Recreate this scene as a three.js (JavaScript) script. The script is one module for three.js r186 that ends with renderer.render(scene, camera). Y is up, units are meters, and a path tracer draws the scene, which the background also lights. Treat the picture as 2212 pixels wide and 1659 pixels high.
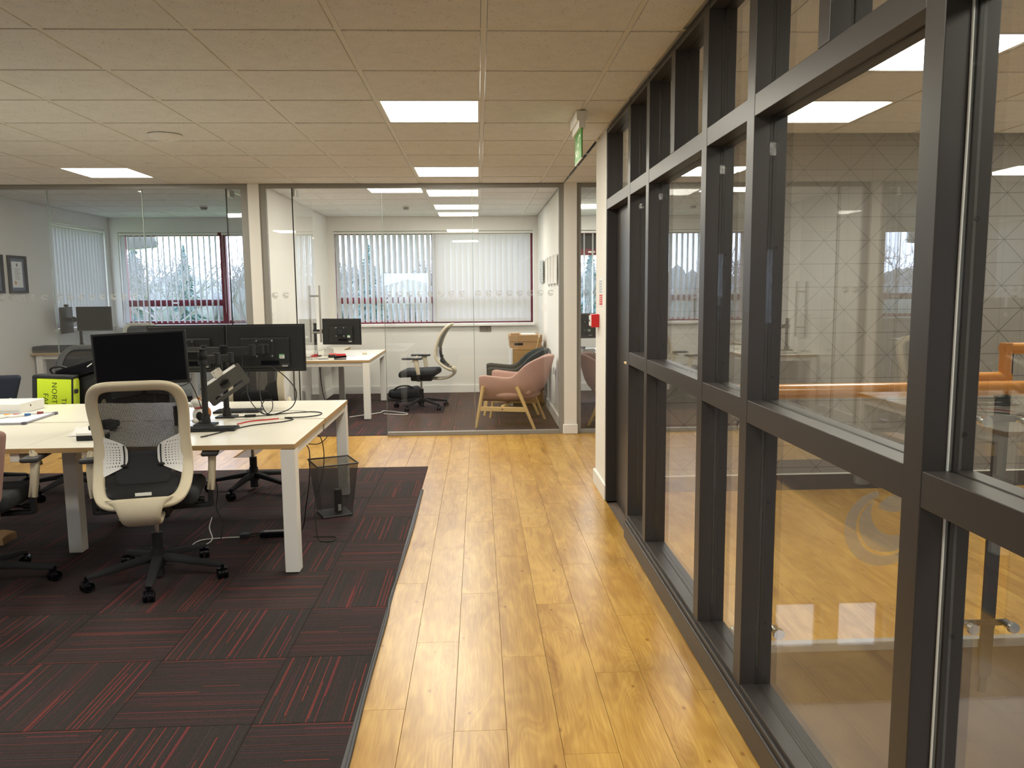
import * as THREE from 'three';
import { mergeGeometries } from 'three/addons/utils/BufferGeometryUtils.js';
import { RoundedBoxGeometry } from 'three/addons/geometries/RoundedBoxGeometry.js';
import { RectAreaLightUniformsLib } from 'three/addons/lights/RectAreaLightUniformsLib.js';

// ---------------------------------------------------------------- camera, sky, exposure
const scene = new THREE.Scene();
const CAM_H = 1.481, CEIL = 2.548;
const camera = new THREE.PerspectiveCamera(2 * Math.atan(829.5 / 1698.8) * 180 / Math.PI, 2212 / 1659, 0.05, 600);
{
  const tilt = 0.11829, yaw = 0.04144, roll = -0.00918;
  const fw = new THREE.Vector3(Math.sin(yaw) * Math.cos(tilt), -Math.sin(tilt), -Math.cos(yaw) * Math.cos(tilt));
  const rt = new THREE.Vector3(Math.cos(yaw), 0, Math.sin(yaw)), up = new THREE.Vector3().crossVectors(rt, fw);
  const r2 = rt.clone().multiplyScalar(Math.cos(roll)).addScaledVector(up, Math.sin(roll));
  const u2 = up.clone().multiplyScalar(Math.cos(roll)).addScaledVector(rt, -Math.sin(roll));
  camera.quaternion.setFromRotationMatrix(new THREE.Matrix4().makeBasis(r2, u2, fw.clone().negate()));
  camera.position.set(0, CAM_H, 0);
}
const renderer = new THREE.WebGLRenderer({ antialias: true });
renderer.toneMapping = THREE.LinearToneMapping;
renderer.toneMappingExposure = 1.0;
renderer.shadowMap.enabled = true;
RectAreaLightUniformsLib.init();
scene.background = new THREE.Color().setRGB(0.68, 0.785, 1.0);      // an even overcast sky
scene.backgroundIntensity = 8.5;
const PANEL_GLOW = 12, PANEL_LIGHT = 25, PANEL_COLOR = [1.0, 0.957, 0.82];

// ---------------------------------------------------------------- helpers
let seed = 7;
function rnd() { seed = (seed + 0x6d2b79f5) | 0; let t = Math.imul(seed ^ (seed >>> 15), 1 | seed); t = (t + Math.imul(t ^ (t >>> 7), 61 | t)) ^ t; return ((t ^ (t >>> 14)) >>> 0) / 4294967296; }
const rr = (a, b) => a + (b - a) * rnd();
const V = (x, y, z) => new THREE.Vector3(x, y, z);
const PI = Math.PI;
const taken = {};
function numbered(name) { const n = taken[name] = (taken[name] ?? -1) + 1; return n ? name + '_' + String(n).padStart(3, '0') : name; }
function std(rgb, roughness = 0.6, more = {}) { const m = new THREE.MeshPhysicalMaterial({ roughness, ...more }); m.color.setRGB(...rgb); return m; }
function geo(list) {
  if (!Array.isArray(list)) return list;
  if (list.length === 1) return list[0];
  return mergeGeometries(list.map((g) => { const n = g.index ? g.toNonIndexed() : g; for (const k of Object.keys(n.attributes)) if (!['position', 'normal', 'uv'].includes(k)) n.deleteAttribute(k); if (!n.attributes.uv) n.setAttribute('uv', new THREE.BufferAttribute(new Float32Array(n.attributes.position.count * 2), 2)); return n; }));
}
function add(parent, o) { parent.add(o); return o; }
function part(parent, name, g, m, label) {
  const o = new THREE.Mesh(geo(g), m); o.name = name; o.castShadow = o.receiveShadow = true;
  if (label) o.userData.label = label;
  parent.add(o); return o;
}
function thing(name, label, category, [x, y, z] = [0, 0, 0], turn = 0, group) {
  const o = new THREE.Group(); o.name = numbered(name); o.position.set(x, y, z); o.rotation.y = turn;
  o.userData = { label, category }; if (group) o.userData.group = group;
  scene.add(o); return o;
}
function one(name, label, category, g, m, [x, y, z] = [0, 0, 0], turn = 0, group) {
  const o = new THREE.Mesh(geo(g), m); o.name = numbered(name); o.position.set(x, y, z); o.rotation.y = turn; o.castShadow = o.receiveShadow = true;
  o.userData = { label, category }; if (group) o.userData.group = group;
  scene.add(o); return o;
}
function struct(name, label, category, g, m) {
  const o = g ? new THREE.Mesh(geo(g), m) : new THREE.Group(); o.name = numbered(name); o.userData = { label, category, kind: 'structure' };
  if (g) o.castShadow = o.receiveShadow = true;
  scene.add(o); return o;
}
function copy(src, name, label, [x, y, z], turn = 0) {
  const r = src.clone(); r.name = numbered(name); r.userData = { ...src.userData, label }; r.position.set(x, y, z); r.rotation.y = turn; scene.add(r); return r;
}
function bx(x0, x1, y0, y1, z0, z1) { const g = new THREE.BoxGeometry(Math.abs(x1 - x0), Math.abs(y1 - y0), Math.abs(z1 - z0)); g.translate((x0 + x1) / 2, (y0 + y1) / 2, (z0 + z1) / 2); return g; }
function rb(x0, x1, y0, y1, z0, z1, r = 0.005, s = 2) { const w = Math.abs(x1 - x0), h = Math.abs(y1 - y0), d = Math.abs(z1 - z0); const g = new RoundedBoxGeometry(w, h, d, s, Math.min(r, w / 2.01, h / 2.01, d / 2.01)); g.translate((x0 + x1) / 2, (y0 + y1) / 2, (z0 + z1) / 2); return g; }
function cyl(r0, r1, h, x = 0, y = 0, z = 0, n = 20) { const g = new THREE.CylinderGeometry(r1, r0, h, n); g.translate(x, y + h / 2, z); return g; }   // r0 below, r1 above, y = base
function rod(a, b, r, r2 = r, n = 10) {
  const d = new THREE.Vector3().subVectors(b, a), g = new THREE.CylinderGeometry(r2, r, d.length(), n);
  g.applyQuaternion(new THREE.Quaternion().setFromUnitVectors(V(0, 1, 0), d.clone().normalize())); g.translate((a.x + b.x) / 2, (a.y + b.y) / 2, (a.z + b.z) / 2); return g;
}
function tube(pts, r, seg = 0, closed = false, n = 6) { const c = new THREE.CatmullRomCurve3(pts.map((p) => p.isVector3 ? p : V(...p)), closed); return new THREE.TubeGeometry(c, seg || pts.length * 6, r, n, closed); }
function bar(a, b, w, h, up = V(0, 1, 0)) {          // rectangular bar from a to b, w across, h along up
  const d = new THREE.Vector3().subVectors(b, a), L = d.length(), z = d.normalize(), x = new THREE.Vector3().crossVectors(up, z).normalize(), y = new THREE.Vector3().crossVectors(z, x);
  const g = new RoundedBoxGeometry(w, h, L, 1, Math.min(w, h) * 0.15); g.applyMatrix4(new THREE.Matrix4().makeBasis(x, y, z)); g.translate((a.x + b.x) / 2, (a.y + b.y) / 2, (a.z + b.z) / 2); return g;
}
// sweep of an elliptical-square profile along points, side vectors given
function sweep(pts, sides, w, t, closed, pow = 0.55, n = 14) {
  const N = pts.length, pos = [], idx = [];
  for (let i = 0; i < N; i++) {
    const a = pts[closed ? (i + N - 1) % N : Math.max(0, i - 1)], b = pts[closed ? (i + 1) % N : Math.min(N - 1, i + 1)];
    const T = new THREE.Vector3().subVectors(b, a).normalize(), S = sides[i].clone().addScaledVector(T, -sides[i].dot(T)).normalize(), Nn = new THREE.Vector3().crossVectors(T, S);
    const ww = typeof w === 'function' ? w(i / (N - 1)) : w, tt = typeof t === 'function' ? t(i / (N - 1)) : t;
    for (let k = 0; k < n; k++) {
      const c = Math.cos(2 * PI * k / n), s = Math.sin(2 * PI * k / n);
      const p = pts[i].clone().addScaledVector(S, ww / 2 * Math.sign(c) * Math.pow(Math.abs(c), pow)).addScaledVector(Nn, tt / 2 * Math.sign(s) * Math.pow(Math.abs(s), pow));
      pos.push(p.x, p.y, p.z);
    }
  }
  const M = closed ? N : N - 1;
  for (let i = 0; i < M; i++) for (let k = 0; k < n; k++) { const a = i * n + k, b = i * n + (k + 1) % n, c = ((i + 1) % N) * n + k, d = ((i + 1) % N) * n + (k + 1) % n; idx.push(a, b, c, b, d, c); }
  if (!closed) for (let k = 1; k < n - 1; k++) { idx.push(0, k + 1, k); const o = (N - 1) * n; idx.push(o, o + k, o + k + 1); }
  const g = new THREE.BufferGeometry(); g.setAttribute('position', new THREE.Float32BufferAttribute(pos, 3)); g.setIndex(idx); g.computeVertexNormals(); return g;
}
// closed patch with thickness over f(u, v) -> Vector3
function patch(f, nu, nv, th) {
  const front = [], P = [];
  for (let j = 0; j <= nv; j++) for (let i = 0; i <= nu; i++) P.push(f(i / nu, j / nv));
  const g0 = new THREE.BufferGeometry(), idx = [], pos = [], uv = [];
  for (const p of P) pos.push(p.x, p.y, p.z);
  for (let j = 0; j <= nv; j++) for (let i = 0; i <= nu; i++) uv.push(i / nu, j / nv);
  for (let j = 0; j < nv; j++) for (let i = 0; i < nu; i++) { const a = j * (nu + 1) + i, b = a + 1, c = a + nu + 1, d = c + 1; idx.push(a, b, c, b, d, c); }
  g0.setAttribute('position', new THREE.Float32BufferAttribute(pos, 3)); g0.setAttribute('uv', new THREE.Float32BufferAttribute(uv, 2)); g0.setIndex(idx); g0.computeVertexNormals();
  if (!th) return g0;
  const n = g0.attributes.normal, n0 = P.length, pos2 = pos.slice(), uv2 = uv.concat(uv), idx2 = idx.slice();
  for (let k = 0; k < n0; k++) pos2.push(pos[3 * k] - n.getX(k) * th, pos[3 * k + 1] - n.getY(k) * th, pos[3 * k + 2] - n.getZ(k) * th);
  for (let k = 0; k < idx.length; k += 3) idx2.push(idx[k] + n0, idx[k + 2] + n0, idx[k + 1] + n0);
  const rim = [];
  for (let i = 0; i < nu; i++) rim.push(i); for (let j = 0; j < nv; j++) rim.push(j * (nu + 1) + nu); for (let i = nu; i > 0; i--) rim.push(nv * (nu + 1) + i); for (let j = nv; j > 0; j--) rim.push(j * (nu + 1));
  for (let k = 0; k < rim.length; k++) { const a = rim[k], b = rim[(k + 1) % rim.length]; idx2.push(a, a + n0, b, b, a + n0, b + n0); }
  const g = new THREE.BufferGeometry(); g.setAttribute('position', new THREE.Float32BufferAttribute(pos2, 3)); g.setAttribute('uv', new THREE.Float32BufferAttribute(uv2, 2)); g.setIndex(idx2); g.computeVertexNormals(); return g;
}
function spline(pts, x) {      // smooth interpolation through [x, y] pairs
  if (x <= pts[0][0]) return pts[0][1]; const L = pts.length; if (x >= pts[L - 1][0]) return pts[L - 1][1];
  let i = 0; while (x > pts[i + 1][0]) i++;
  const p = (k) => pts[Math.max(0, Math.min(L - 1, k))], m = (k) => (p(k + 1)[1] - p(k - 1)[1]) / ((p(k + 1)[0] - p(k - 1)[0]) || 1);
  const h = pts[i + 1][0] - pts[i][0], t = (x - pts[i][0]) / h, t2 = t * t, t3 = t2 * t;
  return (2 * t3 - 3 * t2 + 1) * pts[i][1] + (t3 - 2 * t2 + t) * h * m(i) + (-2 * t3 + 3 * t2) * pts[i + 1][1] + (t3 - t2) * h * m(i + 1);
}
function canvasTex(w, h, draw, srgb = true) { const c = document.createElement('canvas'); c.width = w; c.height = h; draw(c.getContext('2d'), w, h); const t = new THREE.CanvasTexture(c); if (srgb) t.colorSpace = THREE.SRGBColorSpace; t.magFilter = THREE.LinearFilter; return t; }
// ---- tiling value noise
const HN = 256, H = new Float32Array(HN * HN); for (let i = 0; i < H.length; i++) H[i] = rnd();
function vn(x, y, px, py) {
  const x0 = Math.floor(x), y0 = Math.floor(y), fx = x - x0, fy = y - y0, u = fx * fx * (3 - 2 * fx), v = fy * fy * (3 - 2 * fy);
  const m = (a, p) => ((a % p) + p) % p, xa = m(x0, px) % HN, xb = m(x0 + 1, px) % HN, ya = (m(y0, py) % HN) * HN, yb = (m(y0 + 1, py) % HN) * HN;
  const a = H[ya + xa], b = H[ya + xb], c = H[yb + xa], d = H[yb + xb]; return a + (b - a) * u + (c - a) * v + (a - b - c + d) * u * v;
}
function dataTex(w, h, f, srgb = true) {
  const d = new Uint8Array(w * h * 4), o = [0, 0, 0];
  for (let y = 0; y < h; y++) for (let x = 0; x < w; x++) { f(x / w, y / h, o, x, y); const k = 4 * (y * w + x); d[k] = Math.max(0, Math.min(255, o[0])); d[k + 1] = Math.max(0, Math.min(255, o[1])); d[k + 2] = Math.max(0, Math.min(255, o[2])); d[k + 3] = 255; }
  const t = new THREE.DataTexture(d, w, h); t.magFilter = t.minFilter = THREE.LinearFilter; t.wrapS = t.wrapT = THREE.RepeatWrapping; if (srgb) t.colorSpace = THREE.SRGBColorSpace; t.needsUpdate = true; return t;
}
function uvBy(g, f) { const p = g.attributes.position, n = g.attributes.normal, uv = new Float32Array(p.count * 2); for (let i = 0; i < p.count; i++) { const [a, b] = f(p.getX(i), p.getY(i), p.getZ(i), n.getX(i), n.getY(i), n.getZ(i)); uv[2 * i] = a; uv[2 * i + 1] = b; } g.setAttribute('uv', new THREE.BufferAttribute(uv, 2)); return g; }
// ---------------------------------------------------------------- textures
const KNOTS = []; for (let i = 0; i < 16; i++) KNOTS.push([rnd(), rnd(), rr(0.005, 0.010)]);
const woodTex = dataTex(2048, 1024, (u, v, o) => {
  // u: 2.4 m along the grain, v: 1.2 m across
  const w1 = vn(u * 7, v * 9, 7, 9) + 0.5 * vn(u * 19, v * 21, 19, 21);
  const cl = vn(u * 6 + w1 * 0.9, v * 15 + w1 * 1.3, 6, 15) * 0.55 + vn(u * 15 + w1 * 1.6, v * 30 + w1 * 1.8, 15, 30) * 0.45;
  const field = vn(u * 4 + w1 * 0.5 + 1.7, v * 12 + w1 * 0.7, 4, 12), ring = 0.5 + 0.5 * Math.sin(field * 64 + w1 * 3);
  const mott = vn(u * 36 + w1 * 3, v * 52 + w1 * 3, 36, 52), fine = vn(u * 48, v * 620, 48, 620), streak = vn(u * 11, v * 190, 11, 190);
  let t = 0.52 + (cl - 0.5) * 0.62 + (mott - 0.5) * 0.20 + (ring - 0.5) * 0.12 + (fine - 0.5) * 0.22 + (streak - 0.5) * 0.20;
  // knots
  for (const [ku, kv, kr] of KNOTS) { let du = Math.abs(u - ku), dv = Math.abs(v - kv); du = Math.min(du, 1 - du) * 2.4; dv = Math.min(dv, 1 - dv) * 1.2; const d = Math.sqrt(du * du * 0.35 + dv * dv) / kr; if (d < 3) t -= Math.exp(-d * d * 1.6) * 0.75 - 0.1 * Math.sin(d * 9) * Math.exp(-d); }
  o[0] = 148 + 68 * t; o[1] = 102 + 73 * t; o[2] = 34 + 60 * t;
});
woodTex.anisotropy = 8;
const carpetTex = canvasTex(1024, 1024, (c, w) => {
  for (let q = 0; q < 4; q++) {
    const ox = (q % 2) * 512, oy = (q >> 1) * 512;
    c.save(); c.beginPath(); c.rect(ox, oy, 512, 512); c.clip();
    c.fillStyle = ['#312927', '#2f2826', '#322826', '#302625'][q]; c.fillRect(ox, oy, 512, 512);
    const cols = ['#b33a33', '#c9432f', '#a52f48', '#8e2f45', '#7d2c3c', '#993433', '#554b6b', '#574a4c', '#6f2c2e', '#4b4050'];
    for (let k = 0; k < (q < 2 ? 78 : 84); k++) {
      const x = ox + Math.floor(rnd() * 102) * 5, a = rnd() < 0.55 ? 0 : rnd() * 300, b = rnd() < 0.55 ? 512 : 212 + rnd() * 300;
      if (b - a < 90) continue;
      const hot = rnd(); c.globalAlpha = hot < (q < 2 ? 0.22 : 0.10) ? 0.9 : 0.14 + rnd() * 0.42; c.fillStyle = cols[Math.floor(hot < (q < 2 ? 0.22 : 0.10) ? rnd() * 3 : rnd() * cols.length)];
      c.fillRect(x, oy + a, hot < 0.25 ? 3 : 2 + rnd(), b - a);
    }
    // loops of the pile
    for (let k = 0; k < 30000; k++) { c.globalAlpha = 0.16; c.fillStyle = rnd() < 0.5 ? '#120e0e' : '#7a6e68'; c.fillRect(ox + Math.floor(rnd() * 128) * 4, oy + Math.floor(rnd() * 170) * 3, 3, 2); }
    c.restore(); c.globalAlpha = 1;
  }
});
carpetTex.anisotropy = 8;
const tileTex = dataTex(512, 512, (u, v, o, x, y) => {
  const a = vn(u * 90, v * 90, 90, 90), b = vn(u * 200, v * 140, 200, 140), c = vn(u * 12, v * 12, 12, 12);
  let t = 222 + (c - 0.5) * 7 + (b - 0.5) * 10; if (a > 0.83 && b > 0.45) t -= (a - 0.83) * 420;
  o[0] = t; o[1] = t - 1; o[2] = t - 4;
});
const wallpaperTex = canvasTex(512, 512, (c) => {           // one repeat is 0.33 m
  c.fillStyle = '#7b7873'; c.fillRect(0, 0, 512, 512); c.strokeStyle = '#35322f'; c.lineWidth = 6; c.globalAlpha = 0.9;
  const L = (a, b, d, e) => { c.beginPath(); c.moveTo(a, b); c.lineTo(d, e); c.stroke(); };
  L(0, 0, 512, 0); L(0, 512, 512, 512); L(0, 256, 512, 256); L(0, 0, 512, 512); L(512, 0, 0, 512);
  c.globalAlpha = 0.5; c.lineWidth = 3; L(256, 0, 256, 512); L(0, 0, 0, 512); L(512, 0, 512, 512);
  for (let k = 0; k < 6000; k++) { c.globalAlpha = 0.10; c.fillStyle = rnd() < 0.5 ? '#77726c' : '#9d9993'; c.fillRect(rnd() * 512, rnd() * 512, 3, 3); }
});
wallpaperTex.wrapS = wallpaperTex.wrapT = THREE.RepeatWrapping;
const meshTex = canvasTex(128, 128, (c) => { c.fillStyle = '#fff'; c.fillRect(0, 0, 128, 128); c.fillStyle = '#000'; for (let y = 0; y < 4; y++) for (let x = 0; x < 4; x++) c.fillRect(x * 32 + 9, y * 32 + 7 + (x % 2) * 8, 11, 10); }, false);
meshTex.wrapS = meshTex.wrapT = THREE.RepeatWrapping;
const binTex = canvasTex(64, 64, (c) => { c.fillStyle = '#fff'; c.fillRect(0, 0, 64, 64); c.fillStyle = '#000'; for (let y = 0; y < 2; y++) for (let x = 0; x < 2; x++) c.fillRect(x * 32 + 5, y * 32 + 5, 22, 22); }, false);
binTex.wrapS = binTex.wrapT = THREE.RepeatWrapping;
const holeTex = canvasTex(256, 256, (c) => { c.fillStyle = '#fff'; c.fillRect(0, 0, 256, 256); c.fillStyle = '#000'; for (let y = 0; y < 9; y++) for (let x = 0; x < 6; x++) { c.beginPath(); c.arc(28 + x * 30, 24 + y * 25, 2.6 + x * 0.75, 0, 7); c.fill(); } }, false);

// ---------------------------------------------------------------- materials
const M = {
  wall: std([0.80, 0.785, 0.745], 0.75), wood: std([1, 1, 1], 0.30, { map: woodTex }), woodSide: std([0.30, 0.18, 0.07], 0.6),
  carpet: std([0.62, 0.58, 0.60], 0.95, { map: carpetTex }), tile: std([1, 1, 1], 0.9, { map: tileTex }), tbar: std([0.72, 0.70, 0.64], 0.5), void: std([0.05, 0.05, 0.05], 0.9),
  frame: std([0.034, 0.029, 0.027], 0.40), frameRail: std([0.27, 0.26, 0.24], 0.45), glass: new THREE.MeshPhysicalMaterial({ color: new THREE.Color().setRGB(0.974, 0.978, 0.98), roughness: 0, transmission: 1, thickness: 0, ior: 1.5 }), screenGlass: new THREE.MeshPhysicalMaterial({ color: new THREE.Color().setRGB(0.97, 0.978, 0.972), roughness: 0, transmission: 1, thickness: 0, ior: 1.6 }),
  winglass: new THREE.MeshPhysicalMaterial({ color: new THREE.Color().setRGB(0.97, 0.985, 0.98), roughness: 0, transmission: 1, thickness: 0, ior: 1.45 }),
  joint: std([0.20, 0.24, 0.22], 0.4), seal: std([0.75, 0.76, 0.72], 0.5), black: std([0.007, 0.007, 0.008], 0.55), blackSoft: std([0.016, 0.017, 0.02], 0.85), blackGloss: std([0.003, 0.003, 0.005], 0.28, { specularIntensity: 0.3 }), darkGrey: std([0.035, 0.036, 0.038], 0.6),
  desk: std([0.80, 0.765, 0.665], 0.32), deskEdge: std([0.42, 0.27, 0.12], 0.6), deskLeg: std([0.78, 0.76, 0.72], 0.45), cream: std([0.66, 0.585, 0.43], 0.5), white: std([0.80, 0.79, 0.76], 0.5), padWhite: std([0.78, 0.78, 0.77], 0.5, { alphaMap: holeTex, alphaTest: 0.5, side: THREE.DoubleSide }),
  mesh: std([0.013, 0.013, 0.014], 0.9, { alphaMap: meshTex, alphaTest: 0.5, side: THREE.DoubleSide }), chrome: std([0.55, 0.55, 0.56], 0.25, { metalness: 1 }), steel: std([0.5, 0.49, 0.47], 0.32, { metalness: 1 }), gunmetal: std([0.07, 0.07, 0.07], 0.45, { metalness: 0.6 }),
  blind: new THREE.MeshPhysicalMaterial({ color: new THREE.Color().setRGB(0.63, 0.63, 0.64), roughness: 0.98, transmission: 0.11, thickness: 0, side: THREE.DoubleSide }), red: std([0.16, 0.012, 0.022], 0.4), redBright: std([0.55, 0.01, 0.012], 0.35),
  beech: std([0.62, 0.43, 0.18], 0.5), oak: std([0.42, 0.24, 0.085], 0.5), rail: std([0.58, 0.24, 0.05], 0.28, { clearcoat: 0.6, clearcoatRoughness: 0.2 }), pink: std([0.44, 0.27, 0.23], 0.9, { sheen: 0.4 }), charcoal: std([0.04, 0.045, 0.045], 0.9), navy: std([0.010, 0.016, 0.032], 0.8),
  card: std([0.44, 0.27, 0.13], 0.8), brown: std([0.14, 0.105, 0.08], 0.6), frosted: std([0.46, 0.47, 0.46], 0.9, { transparent: true, opacity: 0.34 }), skirt: std([0.035, 0.03, 0.028], 0.5), yellow: std([0.62, 0.78, 0.05], 0.7), rubber: std([0.06, 0.06, 0.065], 0.55), lilac: std([0.36, 0.34, 0.36], 0.85),
  wire: std([0.10, 0.10, 0.10], 0.4, { metalness: 0.7 }), grey: std([0.3, 0.3, 0.3], 0.6), paper: std([0.8, 0.8, 0.78], 0.8), glow: null,
};
M.wood.clearcoat = 0.1; M.wood.clearcoatRoughness = 0.3;
M.glow = new THREE.MeshStandardMaterial({ color: 0x222222, emissive: new THREE.Color().setRGB(...PANEL_COLOR), emissiveIntensity: PANEL_GLOW });
M.wallpaper = std([1, 1, 1], 0.7, { map: wallpaperTex });

// ---------------------------------------------------------------- floors
const LX = -5.2, ZP = -8.06, ZB = -11.5, RZ = 4.5, EDGE = -0.447, CZ = -6.585;   // left wall, glass partition, window wall, rear wall, carpet edges
const floor = struct('floor', 'golden oak plank floor of the corridor', 'floor');
const plankVariants = [];
function plankGeo(w, L, k) {
  const g = new RoundedBoxGeometry(w - 0.0012, 0.012, L - 0.001, 1, 0.0007), ou = (k * 0.381) % 1, ov = (k * 0.217 + 0.05) % 1;
  return uvBy(g, (x, y, z) => [ou + z / 2.4, ov + x / 1.2]);
}
const plankCache = {};
function plank(parent, x0, x1, z0, z1) {
  const k = Math.floor(rnd() * 9), key = [(x1 - x0).toFixed(3), (z1 - z0).toFixed(3), k].join();
  const g = plankCache[key] ??= plankGeo(x1 - x0, z1 - z0, k);
  const o = part(parent, 'plank', g, M.wood); o.position.set((x0 + x1) / 2, -0.006, (z0 + z1) / 2); if (rnd() < 0.5) o.rotation.y = PI; return o;
}
function planks(parent, x0, x1, z0, z1, pitch = 0.1785, first = -0.2815, len = 1.22) {
  for (let c = -40; c < 40; c++) {
    const a = Math.max(x0, first + c * pitch), b = Math.min(x1, first + (c + 1) * pitch); if (b - a < 0.01) continue;
    let z = z0 - ((c * 0.437 + 4) % 1) * len;
    while (z < z1) { const p = Math.max(z0, z), q = Math.min(z1, z + len); if (q - p > 0.02) plank(parent, a, b, p, q); z += len; }
  }
}
planks(floor, EDGE, 0.88, ZP - 0.02, 2.0);
planks(floor, LX, EDGE, ZP - 0.02, CZ);
planks(floor, 0.88, 2.6, ZP - 0.02, -5.95);
const landingFloor = struct('floor', 'oak plank floor of the stair landing behind the dark glazed screen', 'floor');
planks(landingFloor, 0.98, 4.8, -5.6, -3.10);
const slab = [bx(LX - 0.3, 5.0, -0.25, -0.0125, ZB - 0.3, -3.11), bx(LX - 0.3, 0.98, -0.25, -0.0125, -3.11, RZ + 0.3)];
struct('floor', 'concrete slab below the floor coverings', 'floor', slab, M.brown);
const carpetGeo = [0, 1, 2, 3].map((q) => (w, d, turned) => {
  const g = new RoundedBoxGeometry(w - 0.0015, 0.012, d - 0.0015, 1, 0.0015);
  return uvBy(g, (x, y, z) => { const a = x + 0.25, b = z + 0.25; const [s, t] = turned ? [b, a] : [a, b]; return [(q % 2) * 0.5 + Math.min(0.998, Math.max(0.002, s / 0.5)) * 0.5, (1 - (q >> 1)) * 0.5 + Math.min(0.998, Math.max(0.002, t / 0.5)) * 0.5]; });
});
const carpetCache = {};
function carpet(parent, x0, x1, z0, z1, ox = -1.802, oz = -3.093) {
  for (let i = -14; i < 14; i++) for (let j = -18; j < 24; j++) {
    const a0 = ox + 0.5 * i, b0 = oz - 0.5 * j, a = Math.max(x0, a0), b = Math.min(x1, a0 + 0.5), c = Math.max(z0, b0 - 0.5), d = Math.min(z1, b0);
    if (b - a < 0.02 || d - c < 0.02) continue;
    const turned = ((i + j) % 2 + 2) % 2 === 0, q = Math.floor(rnd() * 2) + (turned ? 2 : 0), key = [(b - a).toFixed(3), (d - c).toFixed(3), q, turned].join();
    const g = carpetCache[key] ??= carpetGeo[q](b - a, d - c, turned);
    part(parent, 'carpet_tile', g, M.carpet).position.set((a + b) / 2, -0.003, (c + d) / 2);
  }
}
const carpetMain = struct('floor', 'dark carpet tiles with red and orange pinstripes under the desks', 'carpet');
carpet(carpetMain, LX, EDGE, CZ, 2.5);
const carpetO1 = struct('floor', 'striped carpet tiles of the unlit corner office', 'carpet'); carpet(carpetO1, LX, -2.26, ZB, ZP - 0.02);
const carpetO2 = struct('floor', 'striped carpet tiles of the lit office with the armchairs', 'carpet'); carpet(carpetO2, -2.15, 0.85, ZB, ZP - 0.02);
const carpetO3 = struct('floor', 'striped carpet tiles of the office beside the pilaster', 'carpet'); carpet(carpetO3, 1.0, 4.8, ZB, ZP - 0.02);
struct('trim_1', 'grey rubber edging strip along the carpet beside the wood floor', 'trim', [tube([[-0.437, 0.006, -5.772], [-0.431, 0.007, -4.75], [-0.442, 0.006, -3.96], [-0.447, 0.007, -3.654], [-0.439, 0.009, -3.52], [-0.438, 0.007, -2.779], [-0.431, 0.006, -2.326], [-0.43, 0.006, -1.4]], 0.0075, 60), bx(EDGE - 0.004, EDGE + 0.010, -0.002, 0.0045, -5.80, -1.4)], M.rubber);

// ---------------------------------------------------------------- ceilings
const ROW0 = -3.3975, COL0 = 0.037, T = 0.6;
const lightCells = new Set(), LIGHTS = [];
function cellLight(i, r, label) { lightCells.add(i + ',' + r); LIGHTS.push([i, r, label]); }
cellLight(-1, 6, 'square ceiling light panel in the corridor nearest the glass partition');
cellLight(-1, 2, 'large square ceiling light panel over the middle of the corridor');
cellLight(-1, -3, 'square ceiling light panel over the corridor beside the camera'); cellLight(-1, -8, 'square ceiling light panel over the rear of the corridor');
cellLight(-6, 6, 'square ceiling light panel over the desks at the far left'); cellLight(-6, 2, 'square ceiling light panel over the left carpet'); cellLight(-6, -3, 'square ceiling light panel over the near left carpet');
cellLight(-2, 8, 'ceiling light panel just inside the lit office behind the glass'); cellLight(-1, 11, 'ceiling light panel near the window of the lit office');
cellLight(2, 11, 'ceiling light panel of the office beside the pilaster');
cellLight(3, 0, 'ceiling light panel over the stair balustrade'); cellLight(3, -5, 'ceiling light panel over the stairwell'); cellLight(6, 1, 'ceiling light panel at the far right of the stair landing');
const tileG = [0, 1, 2, 3].map((k) => { const g = new RoundedBoxGeometry(T - 0.027, 0.014, T - 0.027, 1, 0.003); return uvBy(g, (x, y, z) => { const a = x / T + 0.5, b = z / T + 0.5; return k === 0 ? [a, b] : k === 1 ? [b, 1 - a] : k === 2 ? [1 - a, 1 - b] : [1 - b, a]; }); });
function ceiling(label, x0, x1, z0, z1) {
  const o = struct('ceiling', label, 'ceiling');
  for (let i = -12; i < 10; i++) for (let r = -16; r < 16; r++) {
    const xa = COL0 + i * T, za = ROW0 - r * T - T, a = Math.max(x0, xa), b = Math.min(x1, xa + T), c = Math.max(z0, za), d = Math.min(z1, za + T);
    if (b - a < 0.03 || d - c < 0.03) continue;
    const cx = (a + b) / 2, cz = (c + d) / 2; if (cx < x0 || cx > x1) continue;
    if (lightCells.has(i + ',' + r)) continue;
    const full = b - a > T - 0.001 && d - c > T - 0.001;
    const k = Math.floor(rnd() * 4), dip = rnd() * 0.0015;
    const g = full ? tileG[k] : uvBy(new RoundedBoxGeometry(b - a - 0.027, 0.014, d - c - 0.027, 1, 0.003), (x, y, z) => [x / T + 0.3, z / T + 0.2]);
    const t = part(o, 'ceiling_tile', g, M.tile); t.position.set(cx, CEIL + 0.008 - dip, cz);
  }
  for (let i = -12; i < 10; i++) { const x = COL0 + i * T; if (x > x0 + 0.02 && x < x1 - 0.02) part(o, 'grid_runner', bx(x - 0.0118, x + 0.0118, CEIL + 0.004, CEIL + 0.009, z0, z1), M.tbar); }
  for (let r = -16; r < 16; r++) { const z = ROW0 - r * T; if (z > z0 + 0.02 && z < z1 - 0.02) part(o, 'grid_cross_tee', bx(x0, x1, CEIL + 0.0045, CEIL + 0.0085, z - 0.0118, z + 0.0118), M.tbar); }
  return o;
}
ceiling('suspended ceiling of square mineral tiles over the open office', LX, 0.875, ZP + 0.02, RZ);
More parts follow.
